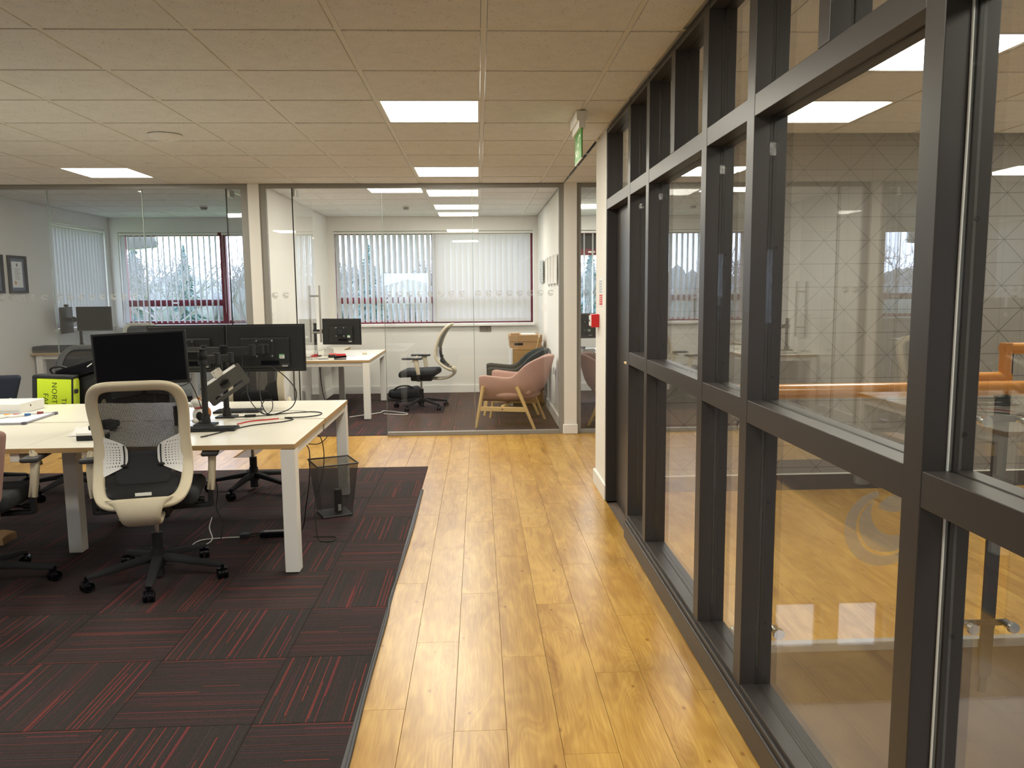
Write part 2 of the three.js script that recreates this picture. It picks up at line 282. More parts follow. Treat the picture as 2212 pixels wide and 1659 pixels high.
ceiling('suspended tile ceiling of the unlit corner office', LX, -2.26, ZB, ZP + 0.02);
ceiling('suspended tile ceiling of the lit office', -2.15, 0.87, ZB, ZP + 0.02);
ceiling('suspended tile ceiling beside the pilaster', 0.875, 4.8, ZB, -5.6);
ceiling('suspended tile ceiling over the stair landing', 0.875, 4.8, -5.55, 2.0);
struct('ceiling', 'roof slab above the suspended ceiling', 'ceiling', [bx(LX - 0.3, 5.1, 2.72, 2.95, ZB - 0.3, 2.2), bx(LX - 0.3, 0.982, 2.72, 2.95, 2.2, RZ + 0.3)], M.grey);
for (const [i, r, label] of LIGHTS) {
  const x = COL0 + i * T + T / 2, z = ROW0 - r * T - T / 2;
  const L = thing('ceiling_light', label, 'ceiling light', [x, CEIL, z], 0, 'square ceiling light panels');
  part(L, 'frame', [bx(-0.29, 0.29, 0, 0.012, -0.29, -0.276), bx(-0.29, 0.29, 0, 0.012, 0.276, 0.29), bx(-0.29, -0.276, 0, 0.012, -0.276, 0.276), bx(0.276, 0.29, 0, 0.012, -0.276, 0.276)], M.white);
  part(L, 'diffuser', bx(-0.277, 0.277, 0.004, 0.012, -0.277, 0.277), M.glow);
  const a = new THREE.RectAreaLight(new THREE.Color().setRGB(...PANEL_COLOR), PANEL_LIGHT, 0.55, 0.55); a.name = 'panel_light'; a.position.set(x, CEIL - 0.004, z); a.lookAt(x, 0, z); scene.add(a);
}

// ---------------------------------------------------------------- walls
const WT = 0.26, TOP = 2.72, BOT = -3.0;
function holedX(x0, x1, z0, z1, holes, y0 = BOT, y1 = TOP) {   // wall along x with openings [xa, xb, ya, yb]
  const out = []; let x = x0; for (const [a, b, c, d] of holes) { out.push(bx(x, a, y0, y1, z0, z1), bx(a, b, y0, c, z0, z1), bx(a, b, d, y1, z0, z1)); x = b; } out.push(bx(x, x1, y0, y1, z0, z1)); return out;
}
function holedZ(x0, x1, z0, z1, holes, y0 = BOT, y1 = TOP) {
  const out = []; let z = z0; for (const [a, b, c, d] of holes) { out.push(bx(x0, x1, y0, y1, z, a), bx(x0, x1, y0, c, a, b), bx(x0, x1, d, y1, a, b)); z = b; } out.push(bx(x0, x1, y0, y1, z, z1)); return out;
}
const W1 = [-5.08, -2.34, 1.04, 2.345], W2 = [-2.06, 0.80, 1.015, 2.345], W3 = [1.12, 3.6, 1.02, 2.34], WL = [-11.38, -9.93, 1.06, 2.375], WR = [-2.95, -1.25, 1.0, 2.0];
struct('wall_back', 'off-white window wall behind the offices', 'wall', holedX(LX - WT, 4.8 + WT, ZB - WT, ZB, [W1, W2, W3]), M.wall);
struct('wall_left', 'off-white outer wall on the left', 'wall', holedZ(LX - WT, LX, ZB, RZ, [WL]), M.wall);
struct('wall_rear', 'off-white wall behind the camera', 'wall', holedX(LX - WT, 0.98, RZ, RZ + WT, [WR]), M.wall);
struct('wall_right', 'outer wall of the stairwell', 'wall', [bx(4.8, 4.8 + WT, BOT, TOP, ZB, 2.2)], M.wall);
struct('wall_divider', 'white wall and post between the two glazed offices', 'wall', [bx(-2.26, -2.15, 0, TOP, ZB, -8.02)], M.wall);
{ const o = struct('wall_divider', 'white pilaster between the lit office and the next one', 'wall', [bx(0.87, 1.0, 0, TOP, ZB, -8.01)], M.wall);
  part(o, 'plinth', [rb(0.858, 1.012, 0, 0.10, -8.12, -7.995, 0.008)], M.white); part(o, 'skirting', [bx(0.852, 0.87, 0, 0.11, ZB, -8.12)], M.white); }
{ const o = struct('wall_stub', 'white wall end beside the dark door', 'wall', [bx(0.885, 1.2, 0, TOP, -5.93, -5.385), bx(1.2, 4.8, 0, TOP, -5.93, -5.72)], M.wall);
  part(o, 'skirting', [rb(0.868, 0.887, 0, 0.11, -5.945, -5.39, 0.004)], M.white); }
{ const g = bx(0.98, 4.8, 0, TOP, -5.72, -5.6); uvBy(g, (x, y, z) => [x / 0.33, y / 0.33]);
  const o = struct('wall_landing', 'grey wall with a printed triangle pattern behind the stair landing', 'wall', [g], M.wallpaper);
  part(o, 'skirting', [bx(0.98, 4.8, 0, 0.115, -5.6, -5.582)], M.skirt); part(o, 'skirting_cap', [bx(0.98, 4.8, 0.115, 0.121, -5.6, -5.580)], M.seal); }
struct('baseboard_back', 'white skirting board under the office windows', 'baseboard', [bx(LX, -2.26, 0, 0.11, ZB, ZB + 0.016), bx(-2.15, 0.852, 0, 0.11, ZB, ZB + 0.016), bx(1.0, 4.8, 0, 0.11, ZB, ZB + 0.016)], M.white);
struct('baseboard_side', 'white skirting board along the office side walls', 'baseboard', [bx(-2.15, -2.134, 0, 0.11, ZB + 0.016, -8.1), bx(LX, LX + 0.016, 0, 0.11, ZB + 0.016, -8.1)], M.white);
let windowX_later;
// stairwell below the landing
{ const o = struct('wall_stairwell', 'brown fascia and grey walls below the landing edge', 'wall', [bx(0.98, 4.8, -0.26, -0.035, -3.13, -3.088)], M.brown);
  part(o, 'nosing', [rb(0.98, 4.8, -0.036, 0.004, -3.12, -3.084, 0.004)], M.grey); part(o, 'lower_wall', [bx(0.98, 4.8, BOT, -0.26, -3.3, -3.11)], M.lilac);
  part(o, 'side_wall', [bx(0.90, 0.98, BOT, -0.26, -3.11, 2.0)], M.lilac); }
struct('floor', 'grey ground floor of the stairwell', 'floor', [bx(0.9, 5.0, BOT - 0.2, BOT, -3.3, 2.2)], M.lilac);
struct('wall_rear', 'end wall of the stairwell with a pair of glazed doors below', 'wall', holedX(0.98, 5.06, 2.0, 2.2, [[3.17, 3.71, -2.95, -1.92], [3.87, 4.41, -2.95, -1.92]]), M.wall);
windowX_later = () => { for (const [a, b] of [[3.17, 3.71], [3.87, 4.41]]) windowX('window_6', a < 3.5 ? 'left glazed leaf of the entrance below the stairs' : 'right glazed leaf of the entrance below the stairs', [a, b, -2.95, -1.92], 2.15, [], []); };
struct('floor', 'grey half landing of the stairs seen below the balustrade', 'floor', [bx(0.98, 2.5, -1.75, -1.55, -3.11, -1.6)], M.lilac);
{ const o = struct('stairs', 'grey stair flight going down from the half landing', 'stairs'); for (let k = 0; k < 8; k++) part(o, 'tread', [bx(0.98, 2.5, -1.75 - 0.175 * (k + 1), -1.58 - 0.175 * (k + 1), -1.6 + 0.26 * k, -1.6 + 0.26 * (k + 1) + 0.02)], M.lilac); }

// ---------------------------------------------------------------- windows with dark red frames
function windowX(name, label, [x0, x1, y0, y1], z, mull, transoms, extra) {     // transoms: [xa, xb, y]
  const o = struct(name, label, 'window'), f = 0.05, d0 = z - 0.07, d1 = z - 0.01;
  part(o, 'frame', [bx(x0, x1, y0, y0 + f, d0, d1), bx(x0, x1, y1 - f, y1, d0, d1), bx(x0, x0 + f, y0 + f, y1 - f, d0, d1), bx(x1 - f, x1, y0 + f, y1 - f, d0, d1)], M.red);
  const xs = [x0 + f, ...mull, x1 - f];
  for (const m of mull) part(o, 'mullion', [bx(m - 0.045, m + 0.045, y0 + f, y1 - f, d0, d1 + 0.004)], M.red);
  for (const [a, b, y] of transoms) { const t = part(o, 'transom', [bx(a, b, y - 0.045, y + 0.045, d0, d1 + 0.003)], M.red); part(t, 'catch', [rb((a + b) / 2 - 0.05, (a + b) / 2 + 0.05, y - 0.012, y + 0.012, d1 + 0.003, d1 + 0.02, 0.004)], M.white); }
  for (let k = 0; k < xs.length - 1; k++) { const g = new THREE.PlaneGeometry(xs[k + 1] - xs[k], y1 - y0 - 2 * f); g.translate((xs[k] + xs[k + 1]) / 2, (y0 + y1) / 2, z - 0.04); part(o, 'pane', g, M.winglass); }
  if (extra) extra(o);
  return o;
}
const WZ = ZB - 0.09;
windowX('window_1', 'dark red framed window of the unlit corner office', W1, WZ, [-3.65], [[W1[0] + 0.05, -3.69, 1.345]], (o) => part(o, 'sill', [rb(W1[0] - 0.03, W1[1] + 0.02, 1.0, 1.038, ZB - 0.09, ZB + 0.06, 0.006)], M.white));
windowX('window_2', 'dark red framed window of the lit office', W2, WZ, [-0.63], [[W2[0] + 0.05, -0.675, 1.355], [-0.585, W2[1] - 0.05, 1.355]], (o) => part(o, 'sill', [rb(W2[0] - 0.03, W2[1] + 0.02, 0.975, 1.013, ZB - 0.09, ZB + 0.06, 0.006)], M.white));
windowX('window_3', 'dark red framed window beyond the pilaster', W3, WZ, [2.2], [[W3[0] + 0.05, 2.155, 2.03]], (o) => { part(o, 'dark_panel', [bx(W3[0] + 0.05, 2.155, 2.075, 2.29, WZ - 0.06, WZ - 0.045)], M.darkGrey); part(o, 'sill', [rb(W3[0] - 0.03, W3[1] + 0.02, 0.98, 1.018, ZB - 0.09, ZB + 0.06, 0.006)], M.white); });
windowX_later();
windowX('window_4', 'window in the wall behind the camera', WR, RZ + 0.13, [], []);
{ const [z0, z1, y0, y1] = WL, o = struct('window_5', 'dark red framed window in the left wall of the corner office', 'window'), f = 0.05, a = LX - 0.15, b = LX - 0.09;
  part(o, 'frame', [bx(a, b, y0, y0 + f, z0, z1), bx(a, b, y1 - f, y1, z0, z1), bx(a, b, y0 + f, y1 - f, z0, z0 + f), bx(a, b, y0 + f, y1 - f, z1 - f, z1)], M.red);
  const g = new THREE.PlaneGeometry(z1 - z0 - 2 * f, y1 - y0 - 2 * f); g.rotateY(PI / 2); g.translate(LX - 0.12, (y0 + y1) / 2, (z0 + z1) / 2); part(o, 'pane', g, M.winglass);
  part(o, 'sill', [rb(LX - 0.09, LX + 0.06, y0 - 0.04, y0 - 0.002, z0 - 0.03, z1 + 0.03, 0.006)], M.white); }

// ---------------------------------------------------------------- vertical blinds
const slatG = {};
function blind(label, a, b, y0, y1, across, at, angle, step = 0.081) {   // across: 'x' (in the window wall, at = z) or 'z' (at = x)
  const o = thing('vertical_blind', label, 'blind', across === 'x' ? [a, y0, at] : [at, y0, a], across === 'x' ? 0 : -PI / 2, 'vertical blinds at the office windows');
  const L = Math.abs(b - a), h = y1 - y0;
  part(o, 'headrail', [rb(0, L, h - 0.03, h, -0.02, 0.02, 0.004)], M.white);
  const key = h.toFixed(3); const g = slatG[key] ??= (() => { const q = new THREE.PlaneGeometry(0.089, h - 0.05, 4, 1); const p = q.attributes.position; for (let i = 0; i < p.count; i++) p.setZ(i, 0.006 * (1 - Math.pow(p.getX(i) / 0.0445, 2))); q.computeVertexNormals(); q.translate(0, (h - 0.05) / 2 + 0.012, 0); return q; })();
  const wg = slatG.w ??= bx(-0.0435, 0.0435, 0.004, 0.05, -0.003, 0.003);
  for (let x = 0.05; x < L - 0.02; x += step) {
    const s = part(o, 'slat', g, M.blind); s.position.x = x; s.rotation.y = (typeof angle === 'function' ? angle(x / L) : angle) + rr(-0.03, 0.03);
    part(s, 'weight', wg, M.blind);
  }
  part(o, 'cord', [tube([[0.005, h - 0.03, 0.02], [0.012, h * 0.5, 0.024], [0.02, 0.12, 0.022], [0.03, h * 0.5, 0.024], [0.02, h - 0.03, 0.02]], 0.0018, 40)], M.white);
  return o;
}
blind('open white vertical blind over the left half of the lit office window', W2[0], -0.60, 1.035, 2.335, 'x', ZB - 0.03, (t) => -0.74);
blind('closed white vertical blind over the right half of the lit office window', -0.66, W2[1], 1.035, 2.335, 'x', ZB - 0.026, -0.16, 0.083);
blind('white vertical blind turned edge-on over the corner office window', W1[0], -3.70, 1.06, 2.335, 'x', ZB - 0.03, (t) => t < 0.06 ? -0.3 : -0.97);
blind('thin edge-on vertical blind beside the glass door of the corner office', -3.64, W1[1], 1.06, 2.335, 'x', ZB - 0.03, -1.24);
blind('closed blueish white vertical blind in the left wall of the corner office', WL[0], WL[1], 1.07, 2.365, 'z', LX - 0.03, -0.28, 0.083);
blind('edge-on vertical blind of the office beyond the pilaster', W3[0], W3[1], 1.04, 2.33, 'x', ZB - 0.03, -1.45, 0.125);

// ---------------------------------------------------------------- frosted emblem
function emblemShapes(r) {
  const s1 = new THREE.Shape(); s1.absarc(0, 0, r, 1.75, 5.6, false); s1.absarc(0.10 * r, 0.06 * r, r * 0.80, 5.5, 1.85, true);
  const s2 = new THREE.Shape(); s2.absarc(0.12 * r, 0.10 * r, r * 0.74, 2.35, 6.4, false); s2.absarc(0.30 * r, 0.42 * r, r * 0.62, 6.1, 2.6, true);
  const s3 = new THREE.Shape(); s3.moveTo(-0.15 * r, 0.55 * r); s3.quadraticCurveTo(0.1 * r, 1.0 * r, 0.55 * r, 0.78 * r); s3.quadraticCurveTo(0.95 * r, 0.55 * r, 0.93 * r, 0.1 * r); s3.quadraticCurveTo(0.7 * r, 0.55 * r, 0.35 * r, 0.42 * r); s3.quadraticCurveTo(0.1 * r, 0.4 * r, -0.15 * r, 0.55 * r);
  return [s1, s2, s3];
}
const emblemSmall = new THREE.ExtrudeGeometry(emblemShapes(0.033), { depth: 0.0005, bevelEnabled: false, curveSegments: 10 });
const emblemBig = new THREE.ExtrudeGeometry(emblemShapes(0.158), { depth: 0.0005, bevelEnabled: false, curveSegments: 24 });

// ---------------------------------------------------------------- frameless glass partition of the offices
const part1 = struct('wall_partition', 'frameless glass partition with grey rails along the offices', 'wall');
const GT = 0.012;
function pane(x0, x1, y0 = 0.035, y1 = 2.51) { return part(part1, 'glass_panel', bx(x0 + 0.0015, x1 - 0.0015, y0, y1, ZP - GT / 2, ZP + GT / 2), M.glass); }
function railX(x0, x1, y0, y1, name) { part(part1, name, [rb(x0, x1, y0, y1, ZP - 0.03, ZP + 0.03, 0.003)], M.frameRail); }
function jamb(x0, x1) { part(part1, 'jamb', [rb(x0, x1, 0, 2.548, ZP - 0.031, ZP + 0.031, 0.003)], M.frameRail); }
function dots(p, x0, x1) { for (let x = x0; x < x1; x += 0.1055) part(p, 'frosted_emblem', emblemSmall, M.frosted).position.set(x, 1.455, ZP + GT / 2 + 0.0006); }
railX(LX, -2.33, 2.505, 2.548, 'head_rail'); railX(-2.09, 0.82, 2.505, 2.548, 'head_rail'); railX(1.045, 4.8, 2.505, 2.548, 'head_rail');
jamb(-2.33, -2.26); jamb(-2.15, -2.09); jamb(0.82, 0.87); jamb(1.0, 1.045);
railX(LX, -3.30, 0, 0.04, 'floor_rail'); railX(-2.475, -2.33, 0, 0.04, 'floor_rail'); railX(-2.09, -1.83, 0, 0.04, 'floor_rail'); railX(-0.955, 0.82, 0, 0.04, 'floor_rail'); railX(1.045, 4.8, 0, 0.04, 'floor_rail');
for (const [a, b, c] of [[LX, -4.21, 1], [-4.21, -3.30, 1], [-2.475, -2.33, 0], [-2.09, -1.83, 1], [-0.955, -0.05, 1], [-0.05, 0.82, 1], [1.045, 2.3, 1]]) { const p = pane(a, b); if (c) dots(p, a + 0.05, b - 0.02); }
for (const x of [-4.21, -0.05]) part(part1, 'joint', [bx(x - 0.0025, x + 0.0025, 0.04, 2.505, ZP - 0.006, ZP + 0.007)], M.joint);
for (const x of [-3.30, -0.955]) part(part1, 'panel_edge', [bx(x - 0.001, x + 0.0035, 0.04, 2.505, ZP - 0.006, ZP + 0.006)], M.joint);
for (const x of [-2.478, -1.833]) part(part1, 'edge_seal', [bx(x - 0.006, x + 0.003, 0.04, 2.505, ZP - 0.008, ZP + 0.008)], M.black);
function glassDoor(name, label, hx) {
  const o = struct(name, label, 'door'); o.position.set(hx, 0, ZP - 0.012);
  part(o, 'glass_leaf', bx(-0.006, 0.006, 0.012, 2.49, -0.862, 0), M.glass);
  part(o, 'top_patch', [rb(-0.018, 0.018, 2.43, 2.50, -0.14, 0.01, 0.003)], M.steel); part(o, 'floor_pivot', [rb(-0.018, 0.018, 0.004, 0.07, -0.15, 0.01, 0.003)], M.steel);
  for (const s of [-1, 1]) { const b = part(o, 'pull_bar', [cyl(0.0115, 0.0115, 0.63, s * 0.056, 0.925, -0.815, 16)], M.steel); part(b, 'standoff', [rod(V(0, 1.44, -0.815), V(s * 0.056, 1.44, -0.815), 0.009), rod(V(0, 1.035, -0.815), V(s * 0.056, 1.035, -0.815), 0.009)], M.steel); }
  return o;
}
glassDoor('door_1', 'frameless glass door with tall steel pull bars standing open into the lit office', -1.822);
glassDoor('door_2', 'frameless glass door standing open into the unlit corner office', -2.462);

// ---------------------------------------------------------------- dark framed glazed screen on the right
const F = 0.875, G = 0.934, FR = 0.982;
const screen = struct('wall_screen', 'dark grey framed glazed screen along the right of the corridor', 'wall');
const R0 = 0.134, MR0 = 1.043, MR1 = 1.117, TR0 = 2.018, TR1 = 2.086, HD = 2.517;
const mulls = [[-4.632, -4.563], [-4.133, -4.064], [-3.110, -3.041], [-2.590, -2.520], [-1.565, -1.496], [-1.05, -0.98], [-0.02, 0.05], [0.5, 0.57], [1.53, 1.60]];
function mullion(name, z0, z1, y0, y1) { // T-shaped: wide outer half, slimmer rear half behind the glass
  const m = part(screen, name, [rb(F, G - 0.006, y0, y1, z0, z1, 0.002), rb(G + 0.006, FR, y0, y1, z0 + 0.001, z1 - 0.001, 0.002), bx(G - 0.007, G + 0.007, y0, y1, z0 + 0.006, z1 - 0.006)], M.frame);
  for (let y = 0.35; y < y1; y += 0.42) if (y > y0 + 0.05) part(m, 'screw', [rod(V(0.958, y, z1 - 0.002), V(0.958, y, z1 + 0.0015), 0.006, 0.005)], M.black);
  return m;
}
for (const [a, b] of mulls) mullion('mullion', a, b, R0 - 0.08, 2.548);
for (const [a, b] of [[-3.615, -3.547], [-2.062, -1.995], [-0.52, -0.45]]) mullion('top_mullion', a, b, TR1, HD + 0.005);
mullion('door_jamb', -5.385, -5.378, 0, 2.548);
part(screen, 'jamb_post', [rb(F + 0.004, 0.945, 0, 2.548, -5.43, -5.372, 0.002)], M.frame);
const zs = [-5.375, ...mulls.map((m) => (m[0] + m[1]) / 2)];
function hrail(name, z0, z1, y0, y1) { part(screen, name, [rb(F + 0.001, G - 0.006, y0, y1, z0, z1, 0.002), rb(G + 0.006, FR - 0.001, y0, y1, z0, z1, 0.002), bx(G - 0.007, G + 0.007, y0 + 0.003, y1 - 0.003, z0, z1)], M.frame); }
for (let k = 0; k < mulls.length; k++) {
  const za = k ? mulls[k - 1][1] : -5.378, zb = mulls[k][0];
  hrail('head', za, zb, HD, 2.548); hrail('transom', za, zb, TR0, TR1);
  if (k) { hrail('mid_rail', za, zb, MR0, MR1); hrail('bottom_rail', za, zb, 0.05, R0); }
  const mid = [[-3.615, -3.547], [-2.062, -1.995], [-0.52, -0.45]].find(([a]) => a > za && a < zb);
  const gz = (a, b, y0, y1) => { const p = part(screen, 'glass_pane', bx(G - 0.005, G + 0.005, y0 - 0.003, y1 + 0.003, a - 0.004, b + 0.004), M.screenGlass); return p; };
  if (k) { const p = gz(za, zb, R0, MR0); gz(za, zb, MR1, TR0); }
  if (mid) { gz(za, mid[0], TR1, HD); gz(mid[1], zb, TR1, HD); } else gz(za, zb, TR1, HD);
  if (k >= 5) part(screen, 'sealant', [tube([V(G - 0.0075, R0, za + 0.001), V(G - 0.008, 0.5, za + 0.003), V(G - 0.007, MR0 + 0.01, za + 0.001)], 0.0028, 30), tube([V(G - 0.0075, MR1, za + 0.001), V(G - 0.008, 1.5, za + 0.002), V(G - 0.007, 1.8, za + 0.003), V(G - 0.0075, TR0, za + 0.001)], 0.0028, 30)], M.seal);
}
part(screen, 'plinth', [rb(0.853, F + 0.004, 0, 0.10, -4.56, 2.0, 0.006)], M.frame);
part(screen, 'bead', [rb(F - 0.012, F + 0.003, 0.10, 0.118, -4.56, 2.0, 0.004)], M.frame);
part(screen, 'sub_frame', [bx(F + 0.003, FR, 0, 0.05, -4.563, 2.0)], M.frame);
struct('wall_screen_end', 'plain wall closing the end of the glazed screen behind the camera', 'wall', [bx(F, FR, BOT, TOP, 1.6, RZ)], M.wall);
struct('wall_screen_head', 'bulkhead above the glazed screen', 'wall', [bx(F, FR, CEIL + 0.016, TOP, -5.93, 1.6)], M.wall);
{ const o = struct('door_3', 'solid dark grey door at the far end of the glazed screen', 'door');
  part(o, 'leaf', [rb(0.945, 0.982, 0.008, TR0 - 0.004, -5.372, -4.636, 0.002)], M.frame); part(o, 'handle', [rod(V(0.945, 1.03, -4.72), V(0.905, 1.03, -4.72), 0.009), rod(V(0.905, 1.03, -4.72), V(0.905, 1.03, -4.83), 0.009)], M.beech); }

// ---------------------------------------------------------------- balustrade on the landing
{ const b = thing('balustrade', 'glass stair balustrade with flat steel posts and button fixings', 'balustrade', [0, 0, 0]);
  for (const x of [1.135, 2.115, 3.1]) {
    const p = part(b, 'post', [bar(V(x, -0.16, -3.072), V(x, 1.031, -3.072), 0.055, 0.012, V(0, 0, 1)), bar(V(x - 0.006, -0.23, -3.075), V(x, -0.14, -3.075), 0.03, 0.012, V(0, 0, 1))], M.gunmetal);
    for (const y of [0.084, 0.947]) { const k = part(p, 'bracket', [rb(x - 0.105, x + 0.075, y - 0.014, y + 0.014, -3.066, -3.058, 0.003)], M.gunmetal);
      for (const dx of [-0.105, 0.065]) part(p, 'button', [rod(V(x + dx, y, -3.06), V(x + dx, y, -3.004), 0.017, 0.017, 16), rod(V(x + dx, y, -3.012), V(x + dx, y, -2.996), 0.024, 0.022, 20)], M.chrome); }
  }
  for (const [x0, x1] of [[0.99, 1.06], [1.19, 2.04], [2.165, 3.03], [3.16, 4.78]]) { const p = part(b, 'glass_panel', bx(x0, x1, 0.018, 0.985, -3.042, -3.030), M.glass); if (x0 > 1.1 && x0 < 3.1) part(p, 'frosted_emblem', emblemBig, M.frosted, 'large frosted swoosh emblem').position.set((x0 + x1) / 2 + 0.008, 0.512, -3.0295); }
  const r = thing('handrail', 'round oak handrail along the top of the stair balustrade', 'handrail', [0, 0, 0]);
  part(r, 'rail', [tube([[0.985, 1.07, -3.075], [2, 1.07, -3.075], [4.78, 1.07, -3.075]], 0.030, 4, false, 20)], M.rail);
  part(r, 'saddle', [rb(1.11, 1.16, 1.032, 1.045, -3.09, -3.06, 0.002), rb(2.09, 2.14, 1.032, 1.045, -3.09, -3.06, 0.002)], M.gunmetal);
  const q = thing('handrail', 'stepped oak handrail rising behind the level stair rail', 'handrail', [0, 0, 0]);
  part(q, 'lower_rail', [rod(V(1.98, 1.10, -3.19), V(2.22, 1.10, -3.19), 0.024, 0.024, 18)], M.rail);
  part(q, 'riser', [rod(V(2.20, 1.085, -3.19), V(2.20, 1.245, -3.19), 0.024, 0.024, 18)], M.rail); part(q, 'upper_rail', [rod(V(2.182, 1.222, -3.19), V(4.78, 1.222, -3.19), 0.024, 0.024, 18)], M.rail);
  part(q, 'support', [bar(V(2.205, 0, -3.19), V(2.21, 1.2, -3.19), 0.045, 0.012, V(0, 0, 1))], M.gunmetal);
}

// ---------------------------------------------------------------- desks
function desk(label, x0, x1, z0, z1, legs, y = 0.70, o2 = {}) {       // z0 < z1; legs: [x, z] centres
  const o = thing('desk', label, 'desk', [(x0 + x1) / 2, 0, (z0 + z1) / 2], 0, o2.group ?? 'white bench desks');
  const w = (x1 - x0) / 2, d = (z1 - z0) / 2, cx = (x0 + x1) / 2, cz = (z0 + z1) / 2;
  part(o, 'tabletop', [rb(-w + 0.001, w - 0.001, y - 0.0245, y, -d + 0.001, d - 0.001, 0.0015)], M.desk);
  part(o, 'edge_band', [bx(-w, w, y - 0.0255, y - 0.0015, d - 0.0015, d + 0.0005), bx(-w, w, y - 0.0255, y - 0.0015, -d - 0.0005, -d + 0.0015), bx(w - 0.0015, w + 0.0005, y - 0.0255, y - 0.0015, -d, d), bx(-w - 0.0005, -w + 0.0015, y - 0.0255, y - 0.0015, -d, d), bx(-w, w, y - 0.0265, y - 0.0245, -d, d)], M.deskEdge);
  for (const [lx, lz] of legs) part(o, 'leg', [rb(lx - cx - 0.0375, lx - cx + 0.0375, 0.008, y - 0.03, lz - cz - 0.0375, lz - cz + 0.0375, 0.004)], M.deskLeg);
  part(o, 'apron', [rb(w - 0.06, w - 0.012, y - 0.075, y - 0.027, -d + 0.02, d - 0.02, 0.003), rb(-w + 0.05, w - 0.05, y - 0.075, y - 0.027, (o2.apron ?? 0) - 0.02, (o2.apron ?? 0) + 0.02, 0.003)], M.deskLeg);
  return o;
}
const DX = -0.965, DM = -2.362, DL = -3.76, DN = -4.065, DS0 = -4.888, DS1 = -4.905, DF = -5.73;
const deskNR = desk('white bench desk at the front right with the keyboard on it', DM, DX, DS0, DN, [[DX - 0.0385, DN - 0.0385], [-2.33, -4.51]]);
const deskNL = desk('white bench desk at the front left edge of the picture', DL, DM - 0.002, DS0, DN, [[DL + 0.04, DN - 0.04]]);
const deskFR = desk('white bench desk at the back right below the dark monitors', DM, DX, DF, DS1, [[DX - 0.0385, DF + 0.0385], [-2.33, -5.14]]);
const deskFL = desk('white bench desk at the back left with the white boxes', DL, DM - 0.002, DF, DS1, [[DL + 0.04, DF + 0.04]]);
// wire cable basket
{ const o = thing('cable_tray', 'wire basket of cables hanging under the front desk', 'cable tray', [0, 0, 0]); const g = [];
  for (const [y, z] of [[0.66, -4.62], [0.60, -4.63], [0.575, -4.70], [0.60, -4.79], [0.66, -4.80]]) g.push(rod(V(-2.22, y, z), V(-1.06, y, z), 0.0025, 0.0025, 6));
  part(o, 'long_wires', g, M.wire);
  for (let x = -2.2; x < -1.05; x += 0.075) part(o, 'hoop', [tube([[x, 0.672, -4.615], [x, 0.60, -4.63], [x, 0.572, -4.70], [x, 0.60, -4.79], [x, 0.672, -4.805]], 0.002, 14, false, 5)], M.wire);
  part(o, 'power_strip', [rb(-1.75, -1.12, 0.585, 0.63, -4.735, -4.685, 0.006)], M.black); }

// ---------------------------------------------------------------- task chairs
function backPoint(u, s, hw = 0.205) {          // u -1..1 across, s 0..1 up the back; returns a point of the S-shaped back surface, sitter faces -z
  const y = 0.50 + 0.565 * s;
  const z = spline([[0, 0.42], [0.08, 0.36], [0.18, 0.295], [0.30, 0.255], [0.42, 0.245], [0.58, 0.262], [0.78, 0.31], [0.92, 0.36], [1, 0.40]], s);
  return V(u * hw, y, z - 0.035 * u * u * (1 - 0.5 * s));
}
function chairLoop(hw) {
  const pts = [], sides = [], N = 72;
  for (let k = 0; k < N; k++) {
    const a = 2 * PI * k / N, c = Math.cos(a), s = Math.sin(a);
    const p = s > 0 ? 0.38 : 0.44; const u = Math.sign(c) * Math.pow(Math.abs(c), s > 0 ? 0.36 : 0.30), v = Math.sign(s) * Math.pow(Math.abs(s), p);
    const S = 0.5 + 0.5 * v, pinch = 1 - 0.05 * Math.exp(-Math.pow((S - 0.5) / 0.2, 2));
    pts.push(backPoint(u * pinch, S, hw)); const q = backPoint(u * pinch * 0.9, 0.5 + 0.45 * v, hw); sides.push(q.sub(pts[k]).normalize());
  }
  return [pts, sides];
}
